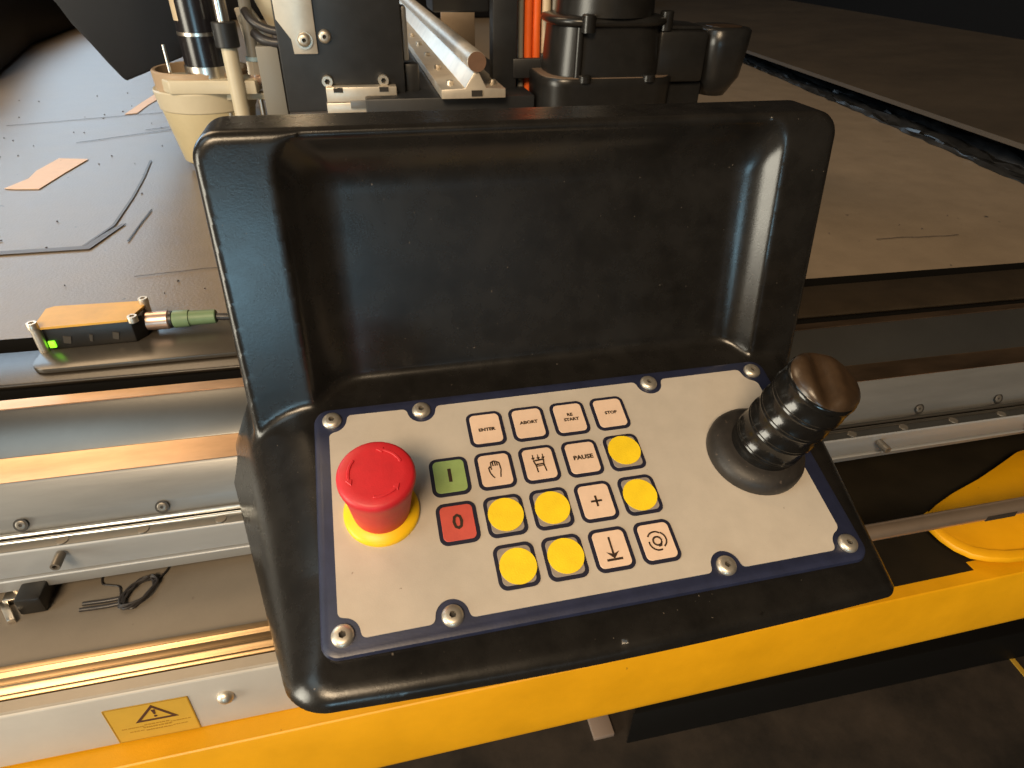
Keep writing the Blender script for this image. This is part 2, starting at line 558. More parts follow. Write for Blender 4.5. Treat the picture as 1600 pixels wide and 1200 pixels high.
def surface_nets(fn, lo, hi, h):
    xs = np.arange(lo[0], hi[0], h); ys = np.arange(lo[1], hi[1], h); zs = np.arange(lo[2], hi[2], h)
    X, Y, Z = np.meshgrid(xs, ys, zs, indexing='ij')
    S = fn(X, Y, Z)
    del X, Y, Z
    neg = S < 0
    nx, ny, nz = S.shape
    c = [(i, j, k) for i in (0, 1) for j in (0, 1) for k in (0, 1)]
    cnt = np.zeros((nx - 1, ny - 1, nz - 1), np.int8)
    for i, j, k in c:
        cnt += neg[i:nx - 1 + i, j:ny - 1 + j, k:nz - 1 + k]
    act = (cnt > 0) & (cnt < 8)
    idx = np.full(act.shape, -1, np.int64)
    ii, jj, kk = np.nonzero(act)
    idx[ii, jj, kk] = np.arange(len(ii))
    V = np.stack([xs[ii] + h / 2, ys[jj] + h / 2, zs[kk] + h / 2], 1)
    e = h * 0.25
    for it in range(5):
        s = fn(V[:, 0], V[:, 1], V[:, 2])
        g = np.stack([fn(V[:, 0] + e, V[:, 1], V[:, 2]) - s, fn(V[:, 0], V[:, 1] + e, V[:, 2]) - s,
                      fn(V[:, 0], V[:, 1], V[:, 2] + e) - s], 1) / e
        d = s[:, None] * g / np.maximum((g * g).sum(1)[:, None], 0.25)
        V -= np.clip(d, -h * 0.5, h * 0.5)
    F = []
    for ax in range(3):
        sl0 = [slice(1, -1)] * 3; sl0[ax] = slice(0, -1)
        sl1 = [slice(1, -1)] * 3; sl1[ax] = slice(1, None)
        a = neg[tuple(sl0)]; b = neg[tuple(sl1)]
        for flip, mk in ((False, a & ~b), (True, ~a & b)):
            p = np.stack(np.nonzero(mk), 1)
            o = np.ones(3, int); o[ax] = 0
            p = p + o
            u, w_ = (ax + 1) % 3, (ax + 2) % 3
            du = np.zeros(3, int); du[u] = -1
            dw = np.zeros(3, int); dw[w_] = -1
            q = [idx[tuple((p + t).T)] for t in (0 * du, du, du + dw, dw)]
            q = np.stack(q if not flip else q[::-1], 1)
            F.append(q)
    return V, np.concatenate(F)


sv, sf = surface_nets(sdf, (-0.19, -0.105, -0.055), (0.225, 0.14, 0.165), 0.0019)
sme = bpy.data.meshes.new('housing')
sme.vertices.add(len(sv)); sme.vertices.foreach_set('co', sv.astype(np.float32).ravel())
sme.loops.add(len(sf) * 4); sme.loops.foreach_set('vertex_index', sf.astype(np.int32).ravel())
sme.polygons.add(len(sf)); sme.polygons.foreach_set('loop_start', np.arange(0, len(sf) * 4, 4, dtype=np.int32))
sme.update(calc_edges=True); sme.validate()
sme.materials.append(M['shell'])
sme.shade_smooth()
link('housing', sme, console)

# support block and clamp under the housing, on the steel rod
box('mounting_block', (-0.03, -0.022, -0.092), (0.10, 0.03, -0.0385), 'blackmetal', console, 0.002)

# keypad plate: navy edge, grey film with notches round the screws
plate = link('keypad_plate', prism_me('keypad_plate', rrect(0.2660, 0.1305, 0.008, 8, 0.0200, -0.0003), -0.0050, 0.0, 'plate', 0.0033, 2), console, MP)


def film_outline():
    x0, x1, y0, y1 = -0.1055, 0.1435, -0.0585, 0.0582
    rn = 0.0078
    pts = []
    sx = [-0.1035, -0.0562, 0.0765, 0.1435]
    q = 0.0563

    def notch(cx, cy, a0, a1):
        return arc(cx, cy, rn, a0, a1, 24)
    d = rn
    # start bottom-left, counter-clockwise
    pts += notch(-0.1035, -q, 103, -18)
    for cx in sx[1:3]:
        pts += notch(cx, -q, 180 + 16, -16)
    pts += notch(0.1435, -q, 196, 92)
    pts += notch(0.1435, q, 268, 164)
    for cx in (0.0765, -0.0562):
        pts += notch(cx, q, 14, -194)
    pts += notch(-0.1035, q, 18, -103)
    # resample and smooth so that the corners get small fillets
    P = np.array(pts); Pn = np.roll(P, -1, 0)
    L = np.linalg.norm(Pn - P, axis=1); cum = np.concatenate([[0], np.cumsum(L)])
    t = np.arange(0, cum[-1], 0.0005)
    PX = np.interp(t, cum, np.append(P[:, 0], P[0, 0])); PY = np.interp(t, cum, np.append(P[:, 1], P[0, 1]))
    k = 6
    sxm = sum(np.roll(PX, i) for i in range(-k, k + 1)) / (2 * k + 1)
    sym = sum(np.roll(PY, i) for i in range(-k, k + 1)) / (2 * k + 1)
    out = []
    keep = []
    n = len(sxm)
    for i in range(n):
        a = np.array([sxm[i] - sxm[i - 1], sym[i] - sym[i - 1]]); b = np.array([sxm[(i + 1) % n] - sxm[i], sym[(i + 1) % n] - sym[i]])
        cr = abs(a[0] * b[1] - a[1] * b[0]) / (np.linalg.norm(a) * np.linalg.norm(b) + 1e-12)
        if cr > 1e-3 or i % 40 == 0: keep.append((sxm[i], sym[i]))
    return keep


link('membrane_film', prism_me('membrane_film', film_outline(), 0.0, 0.00045, 'film'), plate, MP)

btn = screw_me('plate_screw', 0.0050, 0.0026)
for sy in (1, -1):
    for cx in (-0.1035, -0.0562, 0.0765, 0.1435):
        link('plate_screw', btn, console, PM(cx, 0.0563 * sy, 0.0001) @ Matrix.Rotation(random.random() * 3, 4, 'Z'))

# ---- keys
PX, PY = 0.0235, 0.02585
KW, KH = 0.0198, 0.0221
zK = 0.00045
border_me = {}
key_border = prism_me('key_border', rrect(KW, KH, 0.0042, 6), zK, zK + 0.00045, 'ink', 0.0001, 1)
face_poly = rrect(KW - 0.0038, KH - 0.0038, 0.0025, 5)
face_me = {k: prism_me('key_face', face_poly, zK + 0.0004, zK + 0.0008, k, 0.00012, 1) for k in ('key', 'key_dull', 'key_green', 'key_red')}
zt = zK + 0.00095
dot_me = prism_me('round_sticker', arc(0, 0, 0.00885, 0, 351, 40), zK + 0.0008, zK + 0.0012, 'dot')


def leg(parts):
    v, f = join_geo(parts)
    return fix(mesh('key_legend', v, f, 'legend')) if False else mesh('key_legend', v, f, 'legend')


za, zb = zK + 0.00075, zt


SC = 1.2


def S(pts, wd=0.00055, closed=False):
    return ribbon_geo([(x * 1e-3 * SC, y * 1e-3 * SC) for x, y in pts], wd * 1.25, za, zb, closed)


def G(poly):
    return poly_geo([(x * 1e-3 * SC, y * 1e-3 * SC) for x, y in poly], za, zb)


def T(s, size, cx=0, cy=0, bold=0.00009, sx=1.0, line=0.8):
    return text_geo(s, size * 1.1, cx, cy, zt, bold * 1.7, sx, line)


hand = [S([(-0.9, -4.0), (-1.6, -2.9), (-2.3, -1.6), (-2.6, -0.3), (-2.7, 1.0), (-2.3, 1.6), (-1.7, 1.2), (-1.6, 0.2)]),
        S([(-1.7, 1.2), (-1.55, 2.5), (-1.5, 3.6), (-1.1, 3.9), (-0.7, 3.6), (-0.6, 1.9)]),
        S([(-0.7, 3.6), (-0.55, 4.2), (0.0, 4.3), (0.3, 3.9), (0.35, 1.9)]),
        S([(0.3, 3.9), (0.6, 4.1), (1.1, 3.9), (1.2, 3.5), (1.2, 1.9)]),
        S([(1.2, 3.5), (1.6, 3.6), (2.1, 3.2), (2.3, 1.6), (2.4, -0.4), (2.0, -1.9), (1.7, -3.8)])]
grip = [S([(-2.4, 1.6), (2.2, 1.9)], 0.0007), S([(-2.4, 1.6), (-1.7, -0.8), (-1.5, -4.2)], 0.0006), S([(2.2, 1.9), (1.8, -0.6), (2.3, -4.0)], 0.0006),
        S([(-1.7, -0.4), (1.8, -0.2)], 0.0006), S([(-1.6, -1.2), (1.7, -1.0)], 0.0005)] + \
       [G([(cx - 0.8, 2.9), (cx, 1.9), (cx + 0.8, 3.0), (cx + 0.25, 3.3), (cx + 0.2, 4.6), (cx - 0.2, 4.6), (cx - 0.25, 3.3)]) for cx in (-2.3, 0.0, 2.2)]
plus = [S([(-2.4, 0), (2.4, 0)], 0.00085), S([(0, -2.5), (0, 2.5)], 0.00088)]
down = [S([(0.0, 5.0), (0.0, -2.2)], 0.0008), G([(-2.7, -1.2), (0, -4.2), (2.7, -1.2), (0, -2.2)]), S([(-3.3, -4.5), (3.3, -4.5)], 0.0009)]
SC = 1.38
swirl = [S(arc(0, 0, 1.55, 0, 345, 28), 0.0007), S([(x, y) for x, y in arc(0.4, 0.3, 3.0, -60, 60, 16)], 0.00065),
         S([(1.55, 0)] + arc(0.1, 0.6, 2.6, -70, -95, 3), 0.0005),
         S(arc(-0.3, 0.4, 3.1, 50, 150, 16), 0.00065), S(arc(-0.1, -0.4, 3.0, 170, 290, 18), 0.00065)]
specs = [
    (1, 0, 'key', [T('ENTER', 0.0024, 0.0002, -0.0008, 0.00008, 1.15)], 'cream key printed ENTER'),
    (2, 0, 'key', [T('ABORT', 0.0024, 0.0002, 0.0004, 0.00008, 1.15)], 'cream key printed ABORT'),
    (3, 0, 'key', [T('RE', 0.0024, 0.0004, 0.0020, 0.00008, 1.1), T('START', 0.0024, 0.0006, -0.0012, 0.00008, 1.1)], 'cream key printed RE START'),
    (4, 0, 'key', [T('STOP', 0.0024, 0.0004, 0.0000, 0.00008, 1.1)], 'cream key printed STOP'),
    (0, 1, 'key_green', [T('I', 0.0092, 0, 0, 0.00022, 1.0)], 'green start key marked I'),
    (1, 1, 'key', hand, 'cream key with hand symbol'),
    (2, 1, 'key', grip, 'cream key with gripper symbol'),
    (3, 1, 'key', [T('PAUSE', 0.0031, 0.0004, 0.0001, 0.0001, 1.12)], 'cream key printed PAUSE'),
    (4, 1, 'dot', None, 'key under yellow sticker right of PAUSE'),
    (0, 2, 'key_red', [T('0', 0.0102, 0, 0, 0.00013, 0.98)], 'red stop key marked 0'),
    (1, 2, 'dot', None, 'key under yellow sticker right of the red key'),
    (2, 2, 'dot', None, 'key under yellow sticker left of the plus key'),
    (3, 2, 'key', plus, 'cream key with plus sign'),
    (4, 2, 'dot', None, 'key under yellow sticker right of the plus key'),
    (1, 3, 'dot', None, 'key under yellow sticker at lower left'),
    (2, 3, 'dot', None, 'key under yellow sticker left of the arrow key'),
    (3, 3, 'key', down, 'cream key with down arrow symbol'),
    (4, 3, 'key', swirl, 'cream key with swirl symbol'),
]
off = {(4, 1): (0.0002, 0.0009), (1, 2): (0.0002, 0.0003), (2, 2): (0.0004, 0.0001), (4, 2): (-0.0002, -0.0003), (1, 3): (0.0006, -0.0006), (2, 3): (0.0005, 0.0004)}
for cx, cy, kind, lg, lab in specs:
    Mk = PM((cx - 2) * PX, (1.5 - cy) * PY)
    k = link('key', key_border, console, Mk, lab)
    link('key_face', face_me['key_dull' if kind == 'dot' else kind], k, Mk)
    if kind == 'dot':
        dx, dy = off[(cx, cy)]
        link('round_sticker', dot_me, k, PM((cx - 2) * PX + dx, (1.5 - cy) * PY + dy) @ Matrix.Rotation(random.random() * 6, 4, 'Z'))
    else:
        link('key_legend', leg(lg), k, Mk)

# ---- emergency stop
ME = PM(-0.0822, -0.0010, 0.0004)
est = link('stop_button', lathe_me('stop_button', [(0, 0.0045), (0.0136, 0.0047), (0.0141, 0.009), (0.0148, 0.017), (0.0155, 0.0235), (0.0164, 0.0290), (0.01705, 0.0318), (0.0174, 0.0340), (0.0173, 0.0356), (0.0166, 0.0368), (0.0156, 0.0374), (0.0120, 0.0377), (0, 0.0378)], 'estop_red', 64, auto=60), console, ME,
           'red mushroom emergency stop button')
link('collar', lathe_me('collar', [(0, 0), (0.0181, 0.0), (0.0181, 0.0020), (0.0172, 0.0031), (0.0150, 0.0040), (0.0131, 0.0050), (0, 0.0050)], 'estop_yellow', 64, auto=50), est, ME)
for a0 in (20, 140, 260):
    body = arc(0, 0, 0.0119, a0, a0 + 52, 14)
    v1, f1 = ribbon_geo(body, 0.0013, 0.0374, 0.03815)
    ah = R(a0 + 66); am = R(a0 + 50)
    hd = [(0.0119 * math.cos(ah), 0.0119 * math.sin(ah)), (0.0135 * math.cos(am), 0.0135 * math.sin(am)), (0.0103 * math.cos(am), 0.0103 * math.sin(am))]
    v2, f2 = poly_geo(hd, 0.0374, 0.03815)
    v, f = join_geo([(v1, f1), (v2, f2)])
    link('arrow_mark', bevel_mesh(fix(mesh('arrow_mark', v, f, 'estop_red')), 0.00025, 1), est, ME)

# ---- joystick
jb = Vector((0.1180, 0.0010, 0.0)); jt = Vector((0.1272, -0.0012, 0.0655))
MJ0 = MP @ Matrix.Translation((jb.x, jb.y, 0.0004))
joy = link('joystick_base', lathe_me('joystick_base', [(0, 0), (0.0255, 0), (0.0262, 0.0012), (0.0262, 0.0050), (0.0252, 0.0075), (0.0225, 0.0100), (0.0185, 0.0112), (0, 0.0112)], 'rubber', 64, auto=60),
           console, MJ0, 'black joystick leaning to the right')
dirj = (jt - jb).normalized()
MJ = MP @ axis_matrix((jb.x, jb.y, 0.0), (jt.x, jt.y, jt.z))
prof = [(0, 0.009), (0.0172, 0.009), (0.0176, 0.014)]
z = 0.0165
rr = 0.0175
for i in range(4):
    prof += [(rr, z), (rr + 0.0006, z + 0.0004), (rr + 0.0006, z + 0.0008), (rr + 0.0001, z + 0.0014), (rr + 0.0001, z + 0.0018), (rr + 0.0006, z + 0.0024), (rr + 0.0006, z + 0.0028), (rr + 0.0001, z + 0.0034), (rr + 0.0001, z + 0.0108)]
    z += 0.01163
    rr += 0.00008
prof += [(rr, z), (rr + 0.0002, z + 0.001), (rr - 0.0005, z + 0.0026), (rr - 0.0015, z + 0.0034), (0, z + 0.0034)]
grip_o = link('grip_sleeve', lathe_me('grip_sleeve', prof, 'gloss', 64, auto=70), joy, MJ)
# saddle-grooved thumb cap
ztop = z + 0.0028
rc = rr - 0.0006
cv, cf = [], []
NR, NS = 14, 56
for i in range(NR + 1):
    r_ = rc * i / NR
    for k in range(NS):
        a = 2 * math.pi * k / NS
        x_, y_ = r_ * math.cos(a), r_ * math.sin(a)
        t_ = x_ * math.cos(R(88)) + y_ * math.sin(R(88)) - 0.0035
        edge = (r_ / rc) ** 6
        hgt = 0.0036 * (1 - edge) - 0.0030 * math.exp(-(t_ / 0.0042) ** 2) * (1 - 0.9 * edge) + 0.0010 * math.exp(-((abs(t_) - 0.008) / 0.004) ** 2) * (1 - edge)
        cv.append((x_, y_, ztop + hgt + 0.0008))
    if i:
        for k in range(NS):
            a, b = (i - 1) * NS + k, (i - 1) * NS + (k + 1) % NS
            cf.append((a, b, b + NS, a + NS))
cme = mesh('thumb_cap', cv, cf, 'cap')
bm = bmesh.new(); bm.from_mesh(cme); bmesh.ops.remove_doubles(bm, verts=bm.verts, dist=1e-6)
ring = [v for v in bm.verts if v.is_boundary]
ext = bmesh.ops.extrude_edge_only(bm, edges=[e for e in bm.edges if e.is_boundary])
for v in [g for g in ext['geom'] if isinstance(g, bmesh.types.BMVert)]: v.co.z -= 0.004
bmesh.ops.recalc_face_normals(bm, faces=bm.faces); bm.to_mesh(cme); bm.free()
cme.shade_smooth(); cme.set_sharp_from_angle(angle=R(60))
link('thumb_cap', cme, joy, MJ)

# ================================================================== CUTTING TABLE
table = thing('cutting_table', (0, 0.2, -0.1), 'long cutting table with dark mat, aluminium rails and yellow front bar', 'machine')
XL, XR = -0.62, 0.80
# bed mat: large sheet with its front edge slightly skewed
nxg, nyg = 24, 30
bv, bf = [], []
for j in range(nyg + 1):
    t = (j / nyg) ** 2
    for i in range(nxg + 1):
        x = -3.2 + 5.6 * i / nxg
        y = (0.2108 - 0.0271 * (x + 0.3)) * (1 - t) + 5.2 * t
        bv.append((x, y, 0.0006 * math.sin(x * 9.1 + y * 5) * math.sin(y * 7.3) * min(1, t * 30)))
for j in range(nyg):
    for i in range(nxg):
        a = j * (nxg + 1) + i
        bf.append((a, a + 1, a + nxg + 2, a + nxg + 1))
k = len(bv)
for i in range(nxg + 1):
    bv.append((bv[i][0], bv[i][1] + 0.0005, -0.012))
link('table_mat', mesh('table_mat', bv[:k], bf, 'bed', smooth=True, auto=40), table)
extrude_x('mat_gap_shade', [(0.2112, -0.0006, -0.0271), (0.2106, -0.0006, -0.0271), (0.2106, -0.018, -0.0271), (0.2112, -0.018, -0.0271)], -0.62, 0.80, 'black', table)  # black sheet painting the shade of the gap in front of the mat
s1 = -0.018
extrude_x('side_strip', [(0.1960, -0.002, s1), (0.1560, -0.002, s1 - 0.008), (0.1546, -0.0026, s1 - 0.008), (0.1542, -0.0036, s1 - 0.008), (0.1560, -0.0060, s1 - 0.008), (0.1960, -0.0060, s1)], XL, XR, 'strip', table, 0.0006)
extrude_x('strip_slot_shade', [(0.1950, -0.0062, s1), (0.1546, -0.0062, s1 - 0.008), (0.1546, -0.022, s1 - 0.008), (0.1950, -0.022, s1)], XL, XR, 'black', table)  # black filler, paints the shade in the slot below the strip
extrude_x('slot_base', [(0.24, -0.019, s1), (0.128, -0.019, s1), (0.128, -0.03, s1), (0.24, -0.03, s1)], XL, XR, 'black', table)
extrude_x('slanted_edge_profile', [(0.1418, -0.005, -0.0160), (0.1331, -0.005, -0.0117), (0.1090, -0.0231, -0.0166), (0.1090, -0.034, -0.0166), (0.1418, -0.034, -0.016)], XL, XR, 'dark_face', table, 0.0004)
extrude_x('edge_top_sheen', [(0.1422, -0.0047, -0.0160), (0.1325, -0.0047, -0.0117), (0.1325, -0.0055, -0.0117), (0.1422, -0.0055, -0.0160)], XL, XR, 'alu_warm_sheen', table)  # thin sheet giving the profile's top its painted warm reflection
alu = extrude_x('upper_rail', [(0.1200, -0.0236, -0.0155), (0.0868, -0.0236, -0.0117), (0.0854, -0.0250, -0.0117), (0.0773, -0.0411, -0.0150), (0.0740, -0.0488, -0.0112), (0.0740, -0.0510, -0.0112), (0.1200, -0.0510, -0.0155)], XL, XR, 'alu', table, 0.0004)
extrude_x('rail_top_sheen', [(0.1190, -0.0233, -0.0155), (0.0868, -0.0233, -0.0117), (0.0868, -0.0237, -0.0117), (0.1190, -0.0237, -0.0155)], XL, XR, 'alu_warm_sheen', table)  # top of the same rail, coloured with its warm reflection
extrude_x('guide_slot', [(0.0900, -0.0495, -0.0130), (0.0708, -0.0505, -0.0130), (0.0708, -0.056, -0.0130), (0.0900, -0.056, -0.013)], XL, XR, 'black', table)
for yy, zz, rr_ in ((0.0722, -0.0500, 0.0017), (0.0690, -0.0516, 0.0012)):
    n = 10
    sec = [(yy + rr_ * math.cos(2 * math.pi * i / n), zz + rr_ * math.sin(2 * math.pi * i / n), -0.0125) for i in range(n)]
    o = extrude_x('guide_wire', sec, XL, XR, 'alu_bright', table)
    o.data.shade_smooth()
extrude_x('lower_rail', [(0.0700, -0.0521, -0.0134), (0.0618, -0.0521, -0.0133), (0.0611, -0.0530, -0.0130), (0.0611, -0.0712, -0.0060), (0.0700, -0.0712, -0.0060)], XL, XR, 'alu_pale', table, 0.0003)
extrude_x('rail_ledge', [(0.0690, -0.0518, -0.0134), (0.0622, -0.0518, -0.0133), (0.0622, -0.0522, -0.0133), (0.0690, -0.0522, -0.0134)], XL, XR, 'dark_face', table)
extrude_x('lower_trim', [(0.0690, -0.0722, -0.0060), (0.0600, -0.0722, -0.0060), (0.0594, -0.0728, -0.0050), (0.0594, -0.0802, 0.0021), (0.0690, -0.0802, 0.0021)], XL, XR, 'alu_pale', table, 0.0003)
extrude_x('rail_backing', [(0.21, -0.031), (0.074, -0.0525), (0.072, -0.079), (0.21, -0.079)], XL, XR, 'black', table)

csk = screw_me('rail_screw', 0.0030, 0.0008, m='screw_dark')
cring = lathe_me('screw_pocket', [(0.0028, 0), (0.0038, 0.0002), (0.0038, 0.0004), (0.0028, 0.0004)], 'hole', 24)
nV = Vector((0, -0.92, 0.39))
qs = nV.to_track_quat('Z', 'Y').to_matrix().to_4x4()
for x in (-0.5, -0.4265, -0.3540, -0.2811, -0.2078, 0.235, 0.3027, 0.3711, 0.44):
    y = 0.0757 - 0.0130 * (x + 0.3)
    rsc = link('rail_screw', csk, table, Matrix.Translation((x, y - 0.0004, -0.0452)) @ qs)
    link('screw_pocket', cring, rsc, Matrix.Translation((x, y - 0.0005, -0.0452)) @ qs)
ov = lathe_me('rail_plug', [(0, 0), (0.0032, 0), (0.0030, 0.0005), (0, 0.0006)], 'screw_dark', 18)
for i in range(-8, 20):
    x = -0.2594 + 0.0418 * i
    if XL < x < XR - 0.05 and not (-0.10 < x < 0.12):
        link('rail_plug', ov, table, Matrix.Translation((x, 0.0655 - 0.0134 * (x + 0.3), -0.0518)))
cap = screw_me('cap_screw', 0.0027, 0.0095, dome=False, hexr=0.55, m='screw_dark')
qf = Vector((0, -1, 0)).to_track_quat('Z', 'Y').to_matrix().to_4x4()
for x, zz in ((-0.2611, -0.0580), (0.2655, -0.0606), (0.3975, -0.0640)):
    link('cap_screw', cap, table, Matrix.Translation((x, 0.0612 - 0.010 * (x + 0.3), zz)) @ qf)

# tray and its front
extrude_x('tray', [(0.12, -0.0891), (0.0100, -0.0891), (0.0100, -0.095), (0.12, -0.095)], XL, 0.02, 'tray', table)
extrude_x('shaded_tray', [(0.12, -0.121), (-0.0190, -0.121), (-0.0190, -0.13), (0.12, -0.13)], 0.02, XR, 'tray_shaded', table)  # tray carried on to the right, with its shade painted in
extrude_x('tray_back', [(0.122, -0.070), (0.118, -0.070), (0.118, -0.135), (0.122, -0.135)], XL, XR, 'black', table)
extrude_x('tray_lip', [(0.0120, -0.0830), (0.0078, -0.0824), (0.0060, -0.0846), (0.0024, -0.0852), (0.0006, -0.0826), (-0.0012, -0.0832), (-0.0032, -0.0856), (-0.0050, -0.0836),
                       (-0.0066, -0.0850), (-0.0066, -0.0940), (0.0120, -0.0940)], XL, 0.0, 'lip_gold', table, 0.0004)
extrude_x('lip_gap_shade', [(-0.0064, -0.0885), (-0.0086, -0.0885), (-0.0086, -0.0940), (-0.0064, -0.0940)], XL, 0.0, 'black', table)  # black strip standing for the shaded gap behind the front panel
fp = extrude_x('front_panel', [(-0.0082, -0.0838), (-0.0140, -0.0838), (-0.0160, -0.0855), (-0.0160, -0.1275), (-0.0082, -0.1275)], XL, -0.02, 'panel', table, 0.0006)
extrude_x('panel_lip', [(-0.0084, -0.0834), (-0.0143, -0.0834), (-0.0150, -0.0843), (-0.0150, -0.0847), (-0.0084, -0.0847)], XL, -0.02, 'taupe', table)
pb = lathe_me('panel_bolt', [(0.0044, 0), (0.0044, 0.0012), (0.0036, 0.0028), (0.0018, 0.0040), (0, 0.0043)], 'steel', 28)
link('panel_bolt', pb, table, Matrix.Translation((-0.1745, -0.0158, -0.1026)) @ qf)

# warning label on the front panel
MW = Matrix.Translation((-0.2122, -0.0162, -0.1112)) @ Matrix.Rotation(R(90), 4, 'X') @ Matrix.Rotation(R(-1.0), 4, 'Z')
wl = link('warning_label', prism_me('warning_label', rrect(0.0405, 0.0312, 0.0006, 2), 0, 0.0002, 'label'), table, MW, 'amber warning label with black triangle')
v, f = ribbon_geo([(-0.0198, -0.0152), (0.0198, -0.0152), (0.0198, 0.0152), (-0.0198, 0.0152)], 0.0005, 0.0001, 0.0003, True)
link('label_edge', mesh('label_edge', v, f, 'label_ink'), wl, MW)
v, f = ribbon_geo([(-0.0068, 0.0010), (0.0112, 0.0010), (0.0022, 0.0128)], 0.0014, 0.0001, 0.0004, True)
link('triangle', mesh('triangle', v, f, 'label_black'), wl, MW)
v, f = join_geo([poly_geo([(0.0022 - 0.0004, 0.0055), (0.0022 + 0.0004, 0.0055), (0.0022 + 0.0009, 0.0096), (0.0022 - 0.0009, 0.0096)], 0.0001, 0.0004),
                 poly_geo(arc(0.0022, 0.0038, 0.0008, 0, 330, 10), 0.0001, 0.0004)])
link('exclamation_mark', mesh('exclamation_mark', v, f, 'label_black'), wl, MW)
rows = []
for ry, x0_, x1_, hgt in ((-0.0042, -0.0160, -0.0055, 0.0007), (-0.0042, 0.0075, 0.0175, 0.0007), (-0.0078, -0.0130, -0.0060, 0.0007), (-0.0078, 0.0080, 0.0150, 0.0007),
                          (-0.0034, -0.0050, 0.0070, 0.0010), (-0.0058, -0.0060, 0.0078, 0.0012), (-0.0084, -0.0052, 0.0074, 0.0010)):
    x_ = x0_
    while x_ < x1_:
        wd = random.uniform(0.0006, 0.0018)
        rows.append(poly_geo([(x_, ry), (min(x_ + wd, x1_), ry), (min(x_ + wd, x1_), ry + hgt), (x_, ry + hgt)], 0.0001, 0.0003))
        x_ += wd + random.uniform(0.0002, 0.0006)
v, f = join_geo(rows)
tag(link('blurred_print', mesh('blurred_print', v, f, 'label_ink'), wl, MW), kind='stuff')

# yellow front bar: top ledge, flat face, rolled lower edge
zt_, zl_ = -0.1268, 0.012
sec = [(-0.0120, zt_), (-0.0274, zt_), (-0.0282, zt_ - 0.0005), (-0.0285, zt_ - 0.0014), (-0.0285, -0.175)]
for i in range(9):
    a = R(180 + 90 * i / 8)
    sec.append((-0.0145 + 0.0140 * math.cos(a), -0.1852 + 0.0140 * math.sin(a)))
sec += [(-0.0120, -0.1992)]
yb = extrude_x('yellow_front_bar', [(y, z_) for y, z_ in sec], XL, 1.1, 'yellow', table, 0)
yb.data.shade_smooth(); yb.data.set_sharp_from_angle(angle=R(30))
# bar rises very slightly towards its right end
for v in yb.data.vertices: v.co.z += 0.0150 * (v.co.x + 0.08) * 1.0
box('frame_core', (-0.6, 0.34, -0.66), (0.9, 1.2, -0.14), 'black', table, 0.004)

# ================================================================== loose and neighbouring things in front
rodt = thing('steel_rod', (0.2, -0.004, -0.08), 'round steel rod running behind the console to the yellow bracket', 'rod')
cyl('bar', (-0.06, -0.004, -0.080), (0.78, -0.004, -0.080), 0.0054, 'rod', rodt, seg=32, bev=0.0006)
box('slot', (0.305, -0.00945, -0.0828), (0.329, -0.0060, -0.0785), 'hole', rodt)

br = thing('yellow_bracket', (0.36, 0.02, -0.112), 'bent yellow sheet bracket standing under the steel rod', 'bracket')
poly = [(0.3045, 0.0270), (0.3200, 0.0340), (0.3409, 0.0415), (0.3733, 0.0507), (0.4000, 0.0600), (0.4317, 0.0715), (0.4400, 0.0725), (0.62, 0.0700), (0.62, -0.0200), (0.3400, -0.0180), (0.3200, -0.0150), (0.3080, -0.0070), (0.3010, 0.0030), (0.2990, 0.0140), (0.3000, 0.0230)]
link('plate', prism_me('plate', poly, -0.1148, -0.1122, 'yellow', 0.0007), br)
lipc = [(0.2990, 0.0255), (0.2955, 0.0150), (0.2960, 0.0040), (0.2990, -0.0060), (0.3050, -0.0140), (0.3150, -0.0190), (0.3280, -0.0225), (0.3420, -0.0238), (0.62, -0.0238)]
inn = [(0.3040, 0.0270), (0.3008, 0.0160), (0.3015, 0.0060), (0.3048, -0.0020), (0.3100, -0.0085), (0.3180, -0.0130), (0.3300, -0.0165), (0.3420, -0.0180), (0.62, -0.0180)]
lv, lf = [], []
for (a, b), (c_, d_) in zip(lipc, inn):
    lv += [(a, b, -0.1105), (c_, d_, -0.1090), (c_, d_, -0.1150), (a, b, -0.1150)]
for i in range(len(lipc) - 1):
    for k in range(4):
        lf.append((4 * i + k, 4 * i + (k + 1) % 4, 4 * i + 4 + (k + 1) % 4, 4 * i + 4 + k))
lf += [(0, 1, 2, 3), (4 * len(lipc) - 1, 4 * len(lipc) - 2, 4 * len(lipc) - 3, 4 * len(lipc) - 4)]
link('rolled_edge', bevel_mesh(fix(mesh('rolled_edge', lv, lf, 'yellow')), 0.0008, 2), br)

# sensor on the table edge
sn = thing('position_sensor', (-0.235, 0.19, 0), 'small black sensor box with golden lid and green plug', 'sensor')
pp = []
pp += arc(-0.2800, 0.1745, 0.0110, 180, 270, 8) + [(-0.150, 0.1625), (-0.150, 0.215), (-0.285, 0.215)] + arc(-0.2860, 0.2070, 0.0050, 90, 180, 5)
link('base_plate', prism_me('base_plate', pp, -0.0016, 0.0016, 'plate_grey', 0.0005), sn)
body = [(-0.2905, 0.1950), (-0.2840, 0.1880), (-0.2330, 0.1885), (-0.2275, 0.1960), (-0.2290, 0.2130), (-0.2350, 0.2180), (-0.2850, 0.2180), (-0.2905, 0.2120)]
link('sensor_body', prism_me('sensor_body', body, 0.0017, 0.0175, 'sensor', 0.0006), sn)
lid = [(-0.2850, 0.1872), (-0.2350, 0.1880), (-0.2285, 0.1975), (-0.2295, 0.2125), (-0.2335, 0.2160), (-0.2895, 0.2150), (-0.2900, 0.2060)]
lid = [(-0.2862, 0.1868), (-0.2345, 0.1878), (-0.2280, 0.2070), (-0.2300, 0.2145), (-0.2860, 0.2170), (-0.2905, 0.2140), (-0.2900, 0.1960)]
link('golden_lid', prism_me('golden_lid', lid, 0.0175, 0.0190, 'brass'), sn)
sc = screw_me('lid_screw', 0.0032, 0.0042, dome=False, hexr=0.55)
